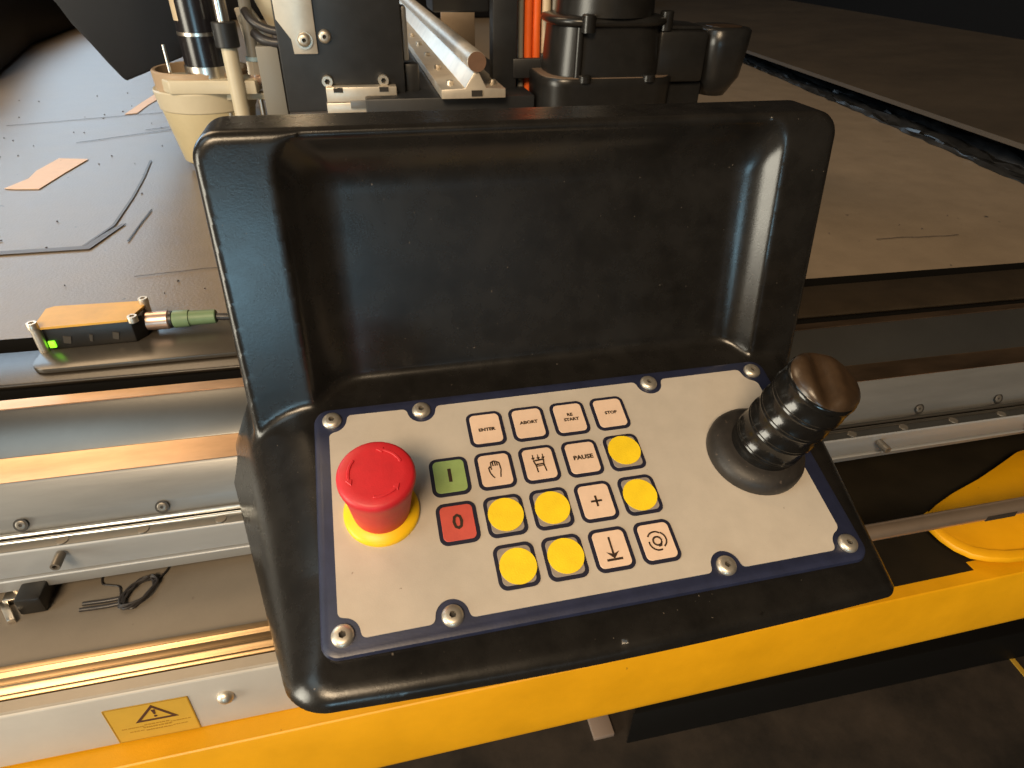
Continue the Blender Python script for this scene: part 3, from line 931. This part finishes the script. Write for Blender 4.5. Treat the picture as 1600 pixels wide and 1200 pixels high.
for x, y in ((-0.2888, 0.1868), (-0.2288, 0.2105), (-0.2318, 0.1905)):
    link('lid_screw', sc, sn, Matrix.Translation((x, y, 0.0188 if (x < -0.28 or y > 0.2) else 0.0160)))
sp = lathe_me('spacer', [(0, 0), (0.0030, 0), (0.0030, 0.0172), (0, 0.0172)], 'steel', 18)
link('spacer', sp, sn, Matrix.Translation((-0.2885, 0.1874, 0.0016)))
link('spacer', sp, sn, Matrix.Translation((-0.2290, 0.2110, 0.0016)))
box('led', (-0.2846, 0.1866, 0.0036), (-0.2806, 0.1882, 0.0084), 'led', sn, 0.0005)
for x, wd in ((-0.2760, 0.0040), (-0.2605, 0.0014), (-0.2465, 0.0032)):
    vv = [(x, 0.18795, 0.0060), (x + wd, 0.18795, 0.0050), (x + wd + 0.0015, 0.18795, 0.0100), (x + 0.001, 0.18795, 0.0110)]
    v, f = poly_geo([(a, c) for a, b, c in vv], 0, 0.0006)
    link('side_mark', mesh('side_mark', [(a, 0.1880 + (0.0003 - c), b) for a, b, c in v], [q[::-1] for q in f], 'plate_grey'), sn)
cyl('coupling_nut', (-0.2280, 0.2020, 0.0095), (-0.2130, 0.2016, 0.0095), 0.0064, 'copper', sn, seg=16, bev=0.0008)
cyl('seal_ring', (-0.2130, 0.2016, 0.0095), (-0.2112, 0.20155, 0.0095), 0.0058, 'sensor', sn)
gp = cyl('green_plug', (-0.2112, 0.2015, 0.0095), (-0.1830, 0.2005, 0.0095), 0.0054, 'green_plug', sn, r2=0.0048, bev=0.0005)
link('plug_band', lathe_me('plug_band', [(0.0058, 0), (0.0060, 0.0004), (0.0058, 0.0100), (0.0052, 0.0104)], 'green_plug', 28), gp, axis_matrix((-0.2105, 0.2015, 0.0095), (-0.1830, 0.2005, 0.0095)))
link('cable', tube_me('cable', [(-0.1840, 0.2005, 0.0095), (-0.172, 0.200, 0.0085), (-0.13, 0.205, 0.004), (-0.05, 0.23, 0.004), (0.02, 0.25, 0.003)], 0.0026, 'wire'), sn)

# loose parts in the tray
wl_ = thing('wire_loop', (-0.23, 0.05, -0.089), 'small coil of dark wire lying in the taupe tray', 'wire')
ring_pts = []
for k in range(70):
    a = 2 * math.pi * k / 14
    ring_pts.append((-0.2270 + 0.0080 * math.cos(a) + random.uniform(-.0012, .0012), 0.0500 + 0.0085 * math.sin(a) + 0.005 * math.cos(a) + random.uniform(-.0012, .0012), -0.0880 + 0.0024 * k / 70))
link('coil', tube_me('coil', ring_pts, 0.0008, 'wire', 6, 3), wl_)
link('tail', tube_me('tail', [(-0.2200, 0.0560, -0.0870), (-0.2150, 0.0640, -0.0880), (-0.2140, 0.072, -0.0885), (-0.2155, 0.082, -0.0885)], 0.0006, 'wire', 6), wl_)
link('tail', tube_me('tail', [(-0.2370, 0.0500, -0.0880), (-0.2395, 0.0575, -0.0885), (-0.2450, 0.0600, -0.0885), (-0.2500, 0.0625, -0.0885), (-0.2520, 0.072, -0.0885)], 0.0005, 'wire', 6), wl_)
pinm = tube_me('prong', [(-0.2330, 0.0490, -0.0880), (-0.2430, 0.0485, -0.0882), (-0.2565, 0.0490, -0.0882)], 0.0012, 'wire', 8)
link('prong', pinm, wl_)
link('prong', pinm, wl_, Matrix.Translation((-0.0005, -0.0040, 0)))

bc = thing('metal_clip', (-0.285, 0.055, -0.089), 'small metal clip with a black block in the taupe tray', 'clip')
box('black_block', (-0.2880, 0.0480, -0.0889), (-0.2745, 0.082, -0.0765), 'sensor', bc, 0.0015)
link('clip_leg', prism_me('clip_leg', [(-0.302, 0.058), (-0.2975, 0.0585), (-0.2885, 0.0440), (-0.2925, 0.0435)], -0.0889, -0.0860, 'alu_bright', 0.0005), bc)
box('clip_plate', (-0.300, 0.058, -0.0889), (-0.2900, 0.080, -0.0850), 'alu_bright', bc, 0.0006)
link('pivot_pin', lathe_me('pivot_pin', [(0, 0), (0.0022, 0), (0.0022, 0.003), (0, 0.0036)], 'steel', 14), bc, Matrix.Translation((-0.2935, 0.064, -0.0852)))

# masking tape on the mat
def strip_poly(name, poly, label):
    t = link(name, prism_me(name, poly, 0.0008, 0.0014, 'tape'))
    return tag(t, label, 'tape', 'masking tape pieces on the mat')


strip_poly('masking_tape', [(-0.4450, 0.5520), (-0.4330, 0.5480), (-0.4092, 0.5446), (-0.4010, 0.6050), (-0.3925, 0.6560), (-0.4271, 0.6646), (-0.4350, 0.6150), (-0.4330, 0.585)],
           'beige masking tape strip on the mat nearest the left edge of the photo')
strip_poly('masking_tape', [(-0.4109, 0.9009), (-0.3946, 0.9074), (-0.3920, 0.965), (-0.3800, 1.060), (-0.3990, 1.0656), (-0.4060, 0.985)],
           'short beige masking tape piece on the mat beside the cream nozzle')

# cut marks in the mat
cm = []
cm.append(poly_geo([(-0.62, 0.3720), (-0.3181, 0.3720), (-0.3000, 0.4230), (-0.2960, 0.4230), (-0.3110, 0.3640), (-0.62, 0.3640)], 0.0007, 0.0011))
cm.append(ribbon_geo([(-0.3180, 0.3720), (-0.3060, 0.420), (-0.3080, 0.500), (-0.3125, 0.570), (-0.3200, 0.640)], 0.0026, 0.0007, 0.0012))
cm.append(ribbon_geo([(-0.2838, 0.3775), (-0.2830, 0.420), (-0.2815, 0.4600)], 0.0013, 0.0007, 0.0012))
M['mark'] = mat('dark_cut_mark', (0.080, 0.066, 0.058), 0.5, var=0.25, vscale=60)
for v, f in cm:
    link('cut_mark', mesh('cut_mark', v, f, 'mark'), table)

# fine scratches and crumbs on the mat
rnd = random.Random(11)
sc_parts = []
for (x, y, a, L, wd) in [(-0.43, 0.74, 0.5, 0.16, 0.0012), (-0.36, 0.80, 0.42, 0.22, 0.0010), (-0.52, 0.48, 0.02, 0.05, 0.002), 
                         (-0.26, 0.30, 0.08, 0.10, 0.0007), (0.34, 0.34, 0.1, 0.05, 0.0012), (0.45, 0.55, 0.3, 0.12, 0.0010), (0.40, 0.26, -0.05, 0.09, 0.0008), (-0.55, 0.85, 0.3, 0.2, 0.001)]:
    p = []
    for i in range(7):
        t_ = i / 6
        p.append((x + L * t_ * math.cos(a) + rnd.uniform(-.0015, .0015), y + L * t_ * math.sin(a) + rnd.uniform(-.0015, .0015)))
    v, f = ribbon_geo(p, wd, 0.0008, 0.0011)
    link('scratch', mesh('scratch', v, f, 'mark'), table)
cr_parts = []
for i in range(220):
    x = rnd.uniform(-0.75, 0.62); y = rnd.uniform(0.22, 1.1); r_ = rnd.uniform(0.0004, 0.0013)
    if -0.18 < x < 0.20: continue
    n_ = rnd.choice((4, 5, 6)); a0 = rnd.random() * 6
    cr_parts.append(poly_geo([(x + r_ * rnd.uniform(.5, 1.3) * math.cos(a0 + 6.283 * k_ / n_), y + r_ * rnd.uniform(.5, 1.3) * math.sin(a0 + 6.283 * k_ / n_)) for k_ in range(n_)], 0.0004, 0.0014))
v, f = join_geo(cr_parts)
tag(link('crumbs', mesh('crumbs', v, f, 'mark')), 'small dark crumbs and lint scattered over the table mat', 'debris', kind='stuff')

# ================================================================== GANTRY behind the console
gan = thing('gantry_beam', (0.06, 0.8, 0.05), 'gantry beam with linear rail running away behind the console', 'gantry')
box('beam', (-0.06, 0.515, 0.020), (0.125, 3.0, 0.0875), 'blackmetal', gan, 0.002)
for zz in (0.0,):
    box('beam_foot', (-0.02, 0.60, 0.002), (0.10, 2.9, 0.020), 'black', gan)
# linear rail: base with trapezoid web, round shaft
ry0, ry1 = 0.50, 1.60
secr = [(0.0190, 0.0885), (0.0882, 0.0885), (0.0882, 0.0975), (0.0672, 0.0985), (0.0590, 0.1140), (0.0540, 0.1140), (0.0440, 0.0985), (0.0190, 0.0975)]
mr = Matrix(((1, 0, 0, 0), (0, 0, 1, 0), (0, 1, 0, 0), (0, 0, 0, 1)))
lr = link('rail_base', prism_me('rail_base', secr, ry0, ry1, 'rail', 0.0006), gan, mr)
box('end_slot', (0.0510, 0.4990, 0.0905), (0.0625, 0.5030, 0.0965), 'hole', gan)
cyl('round_shaft', (0.0568, 0.4985, 0.1240), (0.0568, 1.6, 0.1240), 0.0100, 'rail', gan, seg=36, bev=0.0004)
link('shaft_end', lathe_me('shaft_end', [(0, 0), (0.0097, 0), (0.0097, 0.001), (0, 0.001)], 'rust', 32), gan, axis_matrix((0.0568, 0.4984, 0.1240), (0.0568, 0.4974, 0.1240)))
rs = screw_me('rail_bolt', 0.0040, 0.0050, dome=False, hexr=0.5)
for i in range(5):
    for x in (0.0315, 0.0785):
        link('rail_bolt', rs, gan, Matrix.Translation((x, 0.525 + 0.105 * i, 0.0975)))
box('tan_plate', (0.0740, 0.900, 0.088), (0.1265, 0.906, 0.1480), 'tan', gan, 0.001)

# carriage plate with screws, bracket, bearing block
car = thing('tool_carriage', (-0.08, 0.55, 0.075), 'black carriage plate with steel screws and bearing block behind the console', 'carriage')
box('plate', (-0.1420, 0.545, 0.070), (-0.0150, 0.575, 0.30), 'blackmetal', car, 0.002)
box('side_rail', (-0.0150, 0.552, 0.118), (-0.0085, 0.575, 0.170), 'alu', car, 0.002)
box('lower_block', (-0.0150, 0.556, 0.070), (0.0020, 0.575, 0.1150), 'blackmetal', car, 0.003)
box('upper_block', (0.0250, 0.60, 0.1600), (0.0900, 0.66, 0.30), 'blackmetal', car, 0.003)
box('grey_side_plate', (-0.1660, 0.556, 0.06), (-0.1440, 0.580, 0.1330), 'hose_grey', car, 0.001)
stl = [(-0.1420, 0.30), (-0.1020, 0.30), (-0.1030, 0.1272), (-0.1268, 0.1272), (-0.1278, 0.1408), (-0.1400, 0.1590)]
link('steel_bracket', prism_me('steel_bracket', stl, -0.545, -0.542, 'rail', 0.0006), car, Matrix(((1, 0, 0, 0), (0, 0, -1, 0), (0, 1, 0, 0), (0, 0, 0, 1))))
hb = screw_me('plate_bolt', 0.0066, 0.0042)
link('washer', lathe_me('washer', [(0, 0), (0.0085, 0), (0.0085, 0.0012), (0, 0.0012)], 'steel', 24), car, Matrix.Translation((-0.1151, 0.5418, 0.1400)) @ qf)
link('plate_bolt', hb, car, Matrix.Translation((-0.1151, 0.5406, 0.1405)) @ qf)
link('plate_bolt', hb, car, Matrix.Translation((-0.0945, 0.5448, 0.1430)) @ qf)
hb2 = screw_me('block_bolt', 0.0058, 0.0060, dome=False, hexr=0.5)
bk = link('bearing_block', box_me('bearing_block', (-0.1000, 0.532, 0.0815), (-0.0255, 0.550, 0.0965), 'rail', 0.0012), car)
box('bearing_foot', (-0.1010, 0.533, 0.0700), (-0.0265, 0.549, 0.0810), 'rail', car, 0.001)
box('bearing_tab', (-0.0760, 0.5300, 0.0755), (-0.0500, 0.5318, 0.0835), 'alu', car, 0.0004)
for x in (-0.0975, -0.0385):
    link('block_bolt', hb2, car, Matrix.Translation((x, 0.545, 0.1010)) @ qf)
for x in (-0.0920, -0.0440):
    box('block_notch', (x, 0.5312, 0.0915), (x + 0.0095, 0.5325, 0.0960), 'hole', bk)

# cutting head: cream foot, collar, black motor
hd = thing('tool_spindle', (-0.235, 0.62, 0), 'cream nozzle foot under a black cylindrical motor at the left', 'spindle')
MH = Matrix.Translation((-0.2350, 0.62, 0))
ft = lathe_me('nozzle_foot', [(0.0360, 0.006), (0.0400, 0.009), (0.0505, 0.066), (0.0505, 0.070), (0, 0.070)], 'beige', 56)
link('nozzle_foot', ft, hd, MH)
link('foot_band', lathe_me('foot_band', [(0.0500, 0.0650), (0.0518, 0.0665), (0.0545, 0.0850), (0.0535, 0.0865), (0.0440, 0.0865), (0.0440, 0.0700)], 'beige_light', 56), hd, MH)
link('open_ring', lathe_me('open_ring', [(0.0450, 0.0866), (0.0505, 0.0866), (0.0512, 0.1040), (0.0495, 0.1055), (0.0468, 0.1050), (0.0450, 0.0866)], 'tan', 56), hd, MH)
link('ring_inside', lathe_me('ring_inside', [(0, 0.0880), (0.0465, 0.0880)], 'hole', 40), hd, MH)
link('clamp_block', prism_me('clamp_block', [(-0.044, -0.022), (-0.026, -0.052), (0.062, -0.0605), (0.070, 0.02), (-0.030, 0.0)], 0.0866, 0.1000, 'beige_light', 0.0012), hd, MH)
MT = Matrix.Translation((-0.2225, 0.595, 0))
link('motor_flange', lathe_me('motor_flange', [(0, 0.098), (0.0240, 0.098), (0.0240, 0.1115), (0, 0.1115)], 'alu_bright', 40), hd, MT)
mo = link('motor_can', lathe_me('motor_can', [(0, 0.1116), (0.0228, 0.1116), (0.0228, 0.30), (0, 0.30)], 'motor', 48), hd, MT)
link('motor_ring', lathe_me('motor_ring', [(0.0225, 0.1400), (0.0232, 0.1405), (0.0232, 0.1435), (0.0225, 0.1440)], 'alu_bright', 48), mo, MT)
lv, lf = [], []
for i in range(8):
    a = R(196 + 4.5 * i)
    for z_ in (0.154, 0.25):
        lv.append((0.0231 * math.cos(a), 0.0231 * math.sin(a), z_))
for i in range(7): lf.append((2 * i, 2 * i + 2, 2 * i + 3, 2 * i + 1))
link('rating_label', mesh('rating_label', lv, lf, 'hose_beige', smooth=True), mo, MT)
cyl('side_pin', (-0.2600, 0.585, 0.104), (-0.2600, 0.585, 0.132), 0.0018, 'alu_bright', hd, seg=12)

# slim guide rod with black sleeve
gr = thing('guide_cylinder', (-0.19, 0.56, 0.05), 'ivory guide tube with a black sleeve beside the black motor', 'tube')
cyl('tube', (-0.1920, 0.56, 0.03), (-0.1920, 0.56, 0.1320), 0.0080, 'beige_light', gr)
cyl('sleeve', (-0.1925, 0.56, 0.1320), (-0.1925, 0.56, 0.1555), 0.0120, 'blackmetal', gr, bev=0.001)
cyl('steel_piston', (-0.1925, 0.56, 0.1555), (-0.1925, 0.56, 0.30), 0.0062, 'alu_bright', gr)
# pneumatic fitting with hose
pf = thing('air_fitting', (-0.17, 0.58, 0.05), 'brass air fitting with grey hose and pale blue ring', 'fitting')
cyl('hose', (-0.1725, 0.58, 0.1200), (-0.1680, 0.585, 0.30), 0.0060, 'hose_grey', pf)
cyl('ring', (-0.1727, 0.58, 0.1165), (-0.1725, 0.58, 0.1205), 0.0076, 'blue_ring', pf)
cyl('fitting_nut', (-0.1735, 0.58, 0.1030), (-0.1730, 0.58, 0.1165), 0.0080, 'rail', pf, seg=6, bev=0.0006)
cyl('fitting_thread', (-0.1735, 0.58, 0.0930), (-0.1735, 0.58, 0.1030), 0.0060, 'copper', pf, seg=20)
cyl('side_port', (-0.1735, 0.578, 0.0985), (-0.1625, 0.572, 0.0985), 0.0042, 'copper', pf, seg=18, bev=0.0006)
box('cross_plate', (-0.2150, 0.574, 0.0785), (-0.1660, 0.590, 0.0850), 'beige_light', pf, 0.0008)
cyl('pin', (-0.2080, 0.580, 0.03), (-0.2080, 0.580, 0.0786), 0.0026, 'alu_bright', pf, seg=14)
cyl('pin', (-0.1730, 0.580, 0.03), (-0.1730, 0.580, 0.0786), 0.0026, 'alu_bright', pf, seg=14)
cyl('pin', (-0.1660, 0.585, 0.03), (-0.1640, 0.585, 0.0900), 0.0016, 'alu_bright', pf, seg=14)
# clutter of lever and dark cables
lv_ = thing('lever_arm', (-0.165, 0.6, 0.13), 'small metal lever with pivot between the motor and the carriage plate', 'lever')
link('arm', prism_me('arm', [(-0.1850, 0.1640), (-0.1690, 0.1660), (-0.1520, 0.1400), (-0.1480, 0.1280), (-0.1700, 0.1180), (-0.1800, 0.1300)], -0.606, -0.598, 'rail', 0.001), lv_, Matrix(((1, 0, 0, 0), (0, 0, -1, 0), (0, 1, 0, 0), (0, 0, 0, 1))))
link('pivot', lathe_me('pivot', [(0.0060, 0), (0.0060, 0.003), (0.0040, 0.005), (0, 0.0054)], 'steel', 22), lv_, Matrix.Translation((-0.1760, 0.597, 0.1540)) @ qf)
dc = thing('dark_hose_pair', (-0.16, 0.56, 0.14), 'two short dark hoses bending towards the steel bracket', 'hoses')
link('hose', tube_me('hose', [(-0.1720, 0.575, 0.1640), (-0.1650, 0.565, 0.1550), (-0.1500, 0.560, 0.1480), (-0.1300, 0.556, 0.1450)], 0.0042, 'wire'), dc)
link('hose', tube_me('hose', [(-0.1660, 0.570, 0.1440), (-0.1580, 0.562, 0.1390), (-0.1450, 0.558, 0.1360), (-0.1260, 0.556, 0.1370)], 0.0048, 'wire'), dc)
cn = thing('cream_cone', (-0.15, 0.59, 0.17), 'cream cone shaped part beside the top of the steel bracket', 'cone')
link('cone', lathe_me('cone', [(0, 0), (0.012, 0.0), (0.026, 0.035), (0.026, 0.12), (0, 0.12)], 'beige_light', 32), cn, Matrix.Translation((-0.1400, 0.60, 0.1440)))

# cable chain with vertical tubes
ch = thing('cable_holder', (0.12, 0.56, 0.06), 'black cable holder frame in front of coloured vertical tubes', 'cable holder')
box('side_plate', (0.0850, 0.555, 0.060), (0.1130, 0.575, 0.30), 'blackmetal', ch, 0.002)
box('clamp_bar', (0.1080, 0.553, 0.0980), (0.1640, 0.560, 0.1190), 'blackmetal', ch, 0.002)
box('clamp_step', (0.1400, 0.552, 0.1120), (0.1680, 0.559, 0.1235), 'blackmetal', ch, 0.0015)
box('back_plate', (0.1100, 0.600, 0.050), (0.1900, 0.606, 0.30), 'black', ch)
tb = [(0.1300, 'orange', 0.0046), (0.1395, 'orange', 0.0046), (0.1210, 'hose_grey', 0.0036), (0.1505, 'hose_beige', 0.0052), (0.1600, 'hose_grey', 0.0034), (0.1675, 'hose_beige', 0.0028)]
tlab = {0: 'left one of the two bright orange vertical tubes', 1: 'right one of the two bright orange vertical tubes', 2: 'thin dark grey tube left of the orange pair',
        3: 'thick beige vertical tube right of the orange tubes', 4: 'thin grey tube right of the thick beige tube', 5: 'thin beige tube beside the black valve housing'}
for i, (x, mm, rr_) in enumerate(tb):
    t = tube_me('vertical_tube', [(x, 0.572, 0.02), (x + 0.0004, 0.570, 0.09), (x - 0.0004, 0.572, 0.14), (x - 0.001, 0.575, 0.30)], rr_, mm, 14, 5)
    tag(link('vertical_tube', t), tlab[i], 'tube', 'vertical tubes in the cable holder')

# black valve / pump housing
pu = thing('pump_housing', (0.2, 0.49, 0.05), 'satin black pump housing with ribbed flanges and side outlet', 'pump')
MQ = Matrix.Translation((0.2035, 0.53, 0))


def rr_loft(name, rings, m, auto=40):
    v, f = [], []
    n = None
    for w_, d_, r_, z_ in rings:
        p = rrect(w_, d_, r_, 5); n = len(p)
        v += [(x, y, z_) for x, y in p]
    for i in range(len(rings) - 1):
        for k in range(n):
            f.append((i * n + k, i * n + (k + 1) % n, (i + 1) * n + (k + 1) % n, (i + 1) * n + k))
    f.append(tuple(range(n - 1, -1, -1))); f.append(tuple((len(rings) - 1) * n + k for k in range(n)))
    me = fix(mesh(name, v, f, m)); me.shade_smooth(); me.set_sharp_from_angle(angle=R(auto))
    return me


link('lower_flange', rr_loft('lower_flange', [(0.150, 0.100, 0.030, 0.040), (0.152, 0.102, 0.030, 0.1000), (0.153, 0.103, 0.030, 0.1060), (0.150, 0.100, 0.029, 0.1085)], 'blower'), pu, MQ)
link('dusty_ledge', rr_loft('dusty_ledge', [(0.147, 0.097, 0.028, 0.1080), (0.147, 0.097, 0.028, 0.1091)], 'dusty'), pu, MQ)
link('main_body', rr_loft('main_body', [(0.128, 0.092, 0.034, 0.1085), (0.122, 0.088, 0.034, 0.1560)], 'blower'), pu, MQ)
link('rim', rr_loft('rim', [(0.122, 0.088, 0.034, 0.1555), (0.131, 0.097, 0.036, 0.1580), (0.133, 0.099, 0.036, 0.1610), (0.131, 0.097, 0.036, 0.1640), (0.116, 0.084, 0.032, 0.1660)], 'blower', 70), pu, MQ)
link('upper_cylinder', lathe_me('upper_cylinder', [(0, 0.165), (0.0535, 0.165), (0.0520, 0.190), (0.050, 0.30), (0, 0.30)], 'blower', 48), pu, MQ)
for x, y, z0_, z1_ in ((-0.0330, -0.0475, 0.105, 0.1120), (0.0400, -0.0475, 0.105, 0.1120), (0.0600, -0.030, 0.152, 0.1705), (-0.0330, -0.0470, 0.152, 0.1685)):
    link('lug', lathe_me('lug', [(0, z0_), (0.0072, z0_), (0.0072, z1_ - 0.001), (0.0060, z1_), (0, z1_)], 'blower', 20), pu, MQ @ Matrix.Translation((x, y, 0)))
link('corner_rib', lathe_me('corner_rib', [(0, 0.05), (0.0050, 0.05), (0.0042, 0.156), (0, 0.156)], 'blower', 16), pu, MQ @ Matrix.Translation((-0.0400, -0.0425, 0)))
box('outlet_box', (0.2560, 0.492, 0.1010), (0.3130, 0.560, 0.1520), 'blower', pu, 0.004)
box('lower_outlet', (0.2600, 0.500, 0.0500), (0.3180, 0.560, 0.1005), 'blower', pu, 0.004)
link('outlet_cover', prism_me('outlet_cover', [(0.2640, 0.500), (0.3080, 0.500), (0.3120, 0.545), (0.3000, 0.560), (0.2640, 0.560)], 0.1520, 0.1560, 'blower', 0.0015), pu)
kn = rr_loft('outlet_knob', [(0.030, 0.034, 0.014, 0.0), (0.048, 0.060, 0.018, 0.020), (0.053, 0.068, 0.018, 0.050), (0.054, 0.069, 0.018, 0.0640), (0.048, 0.062, 0.016, 0.0665)], 'blower', 60)
link('outlet_knob', kn, pu, Matrix.Translation((0.3400, 0.5200, 0.0840)) @ Matrix.Diagonal((1, 1, 1.06, 1)))
link('knob_recess', prism_me('knob_recess', rrect(0.036, 0.030, 0.008, 4), 0, 0.0008, 'cap'), pu, Matrix.Translation((0.3400, 0.5140, 0.1543)))

# hood at the upper left and far cover
hood = thing('hanging_hood', (-0.33, 0.75, 0.1), 'black curved hood hanging over the mat at the upper left', 'hood')
hp_ = [(-0.3980, 0.1750), (-0.3867, 0.1600), (-0.3780, 0.1400), (-0.3650, 0.1200), (-0.3520, 0.0980), (-0.3400, 0.0800), (-0.3370, 0.0795), (-0.3060, 0.0905), (-0.2400, 0.1150), (-0.2400, 0.40), (-0.45, 0.40)]
link('hood_shell', prism_me('hood_shell', hp_, -0.96, -0.70, 'hood', 0.003), hood, Matrix(((1, 0, 0, 0), (0, 0, -1, 0), (0, 1, 0, 0), (0, 0, 0, 1))))
far = thing('far_cover', (-1.0, 1.9, 0), 'dark machine cover standing beyond the mat at the far left', 'cover')
fcp = [(-0.70, 1.20), (-0.80, 1.70), (-0.81, 2.12), (-0.50, 2.25), (0.9, 2.35), (0.9, 2.6), (-3.0, 2.6), (-3.0, 0.9), (-0.85, 0.9)]
link('cover_body', prism_me('cover_body', fcp, 0.0020, 0.13, 'hood', 0.008), far)

# right-hand side: crumpled dark strips and the big dark cover beyond them
cr = thing('crumpled_sheet', (0.8, 0.8, 0), 'long crumpled black plastic sheet lying along the right side of the mat', 'plastic sheet')
for kx, (dx0, wd, hh, seed) in enumerate(((0.0, 0.016, 0.005, 1), (0.012, 0.030, 0.009, 2), (0.036, 0.040, 0.013, 3))):
    rnd = random.Random(seed)
    v, f = [], []
    ny, nw = 70, 7
    for i in range(ny + 1):
        y = 0.20 + 1.5 * i / ny
        xb = 0.700 + 0.1528 * (y - 0.388) + dx0
        for j in range(nw + 1):
            u_ = j / nw
            prf = math.sin(math.pi * u_) ** 0.6
            v.append((xb + wd * u_ + rnd.uniform(-.003, .003), y, 0.001 + hh * prf * (0.75 + 0.25 * math.sin(y * 23 + seed * 2) * math.sin(y * 11)) + (rnd.uniform(-.003, .003) if 0 < j < nw else 0)))
    for i in range(ny):
        for j in range(nw):
            a = i * (nw + 1) + j
            f.append((a, a + 1, a + nw + 2, a + nw + 1))
    link('fold', mesh('fold', v, f, 'foam', smooth=True, auto=50), cr)
rc_ = thing('side_cover', (1.2, 1.0, 0), 'big brown black sloping cover beyond the crumpled sheet on the right', 'cover')
x_of = lambda y: 0.722 + 0.1033 * (y - 0.416)
vv = []
for y in (-0.2, 4.0):
    vv += [(x_of(y), y, 0.0290), (x_of(y) + 0.004, y, 0.034), (x_of(y) + 0.55, y, 0.075), (x_of(y) + 0.56, y, 0.070), (x_of(y) + 0.56, y, -0.2), (x_of(y) + 0.07, y, -0.2), (x_of(y) + 0.12, y, 0.020)]
ff = [(i, (i + 1) % 7, 7 + (i + 1) % 7, 7 + i) for i in range(7)] + [(0, 1, 2, 3, 4, 5, 6), (13, 12, 11, 10, 9, 8, 7)]
link('cover_top', fix(mesh('cover_top', vv, ff, 'cover')), rc_)
dw = box('dark_wall', (1.9, -1.0, -0.7), (2.0, 6.0, 2.2), 'black')
tag(dw, 'black wall panel behind the brown black cover at the upper right', 'wall')

# ================================================================== floor and what stands on it
fl = link('floor', mesh('floor', [(-6, -6, -0.7), (6, -6, -0.7), (6, 6, -0.7), (-6, 6, -0.7)], [(0, 1, 2, 3)], 'floor'))
tag(fl, kind='structure')
bb = thing('floor_platform', (0.5, 0.2, -0.7), 'low black platform on the floor under the yellow bar', 'platform')
link('platform_body', prism_me('platform_body', [(0.200, 0.172), (0.95, 0.162), (0.95, 0.40), (0.232, 0.40), (0.232, 0.198)], -0.699, -0.62, 'black', 0.003), bb)
cb = box('board_offcut', (0.158, 0.186, -0.699), (0.188, 0.30, -0.690), 'card', None, 0.001)
tag(cb, 'small pinkish board offcut on the floor beside the black platform', 'offcut')
ft_ = link('floor_tape', prism_me('floor_tape', [(0.845, 0.120), (0.853, 0.120), (0.858, 0.176), (0.850, 0.176)], -0.699, -0.6975, 'label'))
tag(ft_, 'thin yellowish strip on the dark floor at lower right', 'strip')
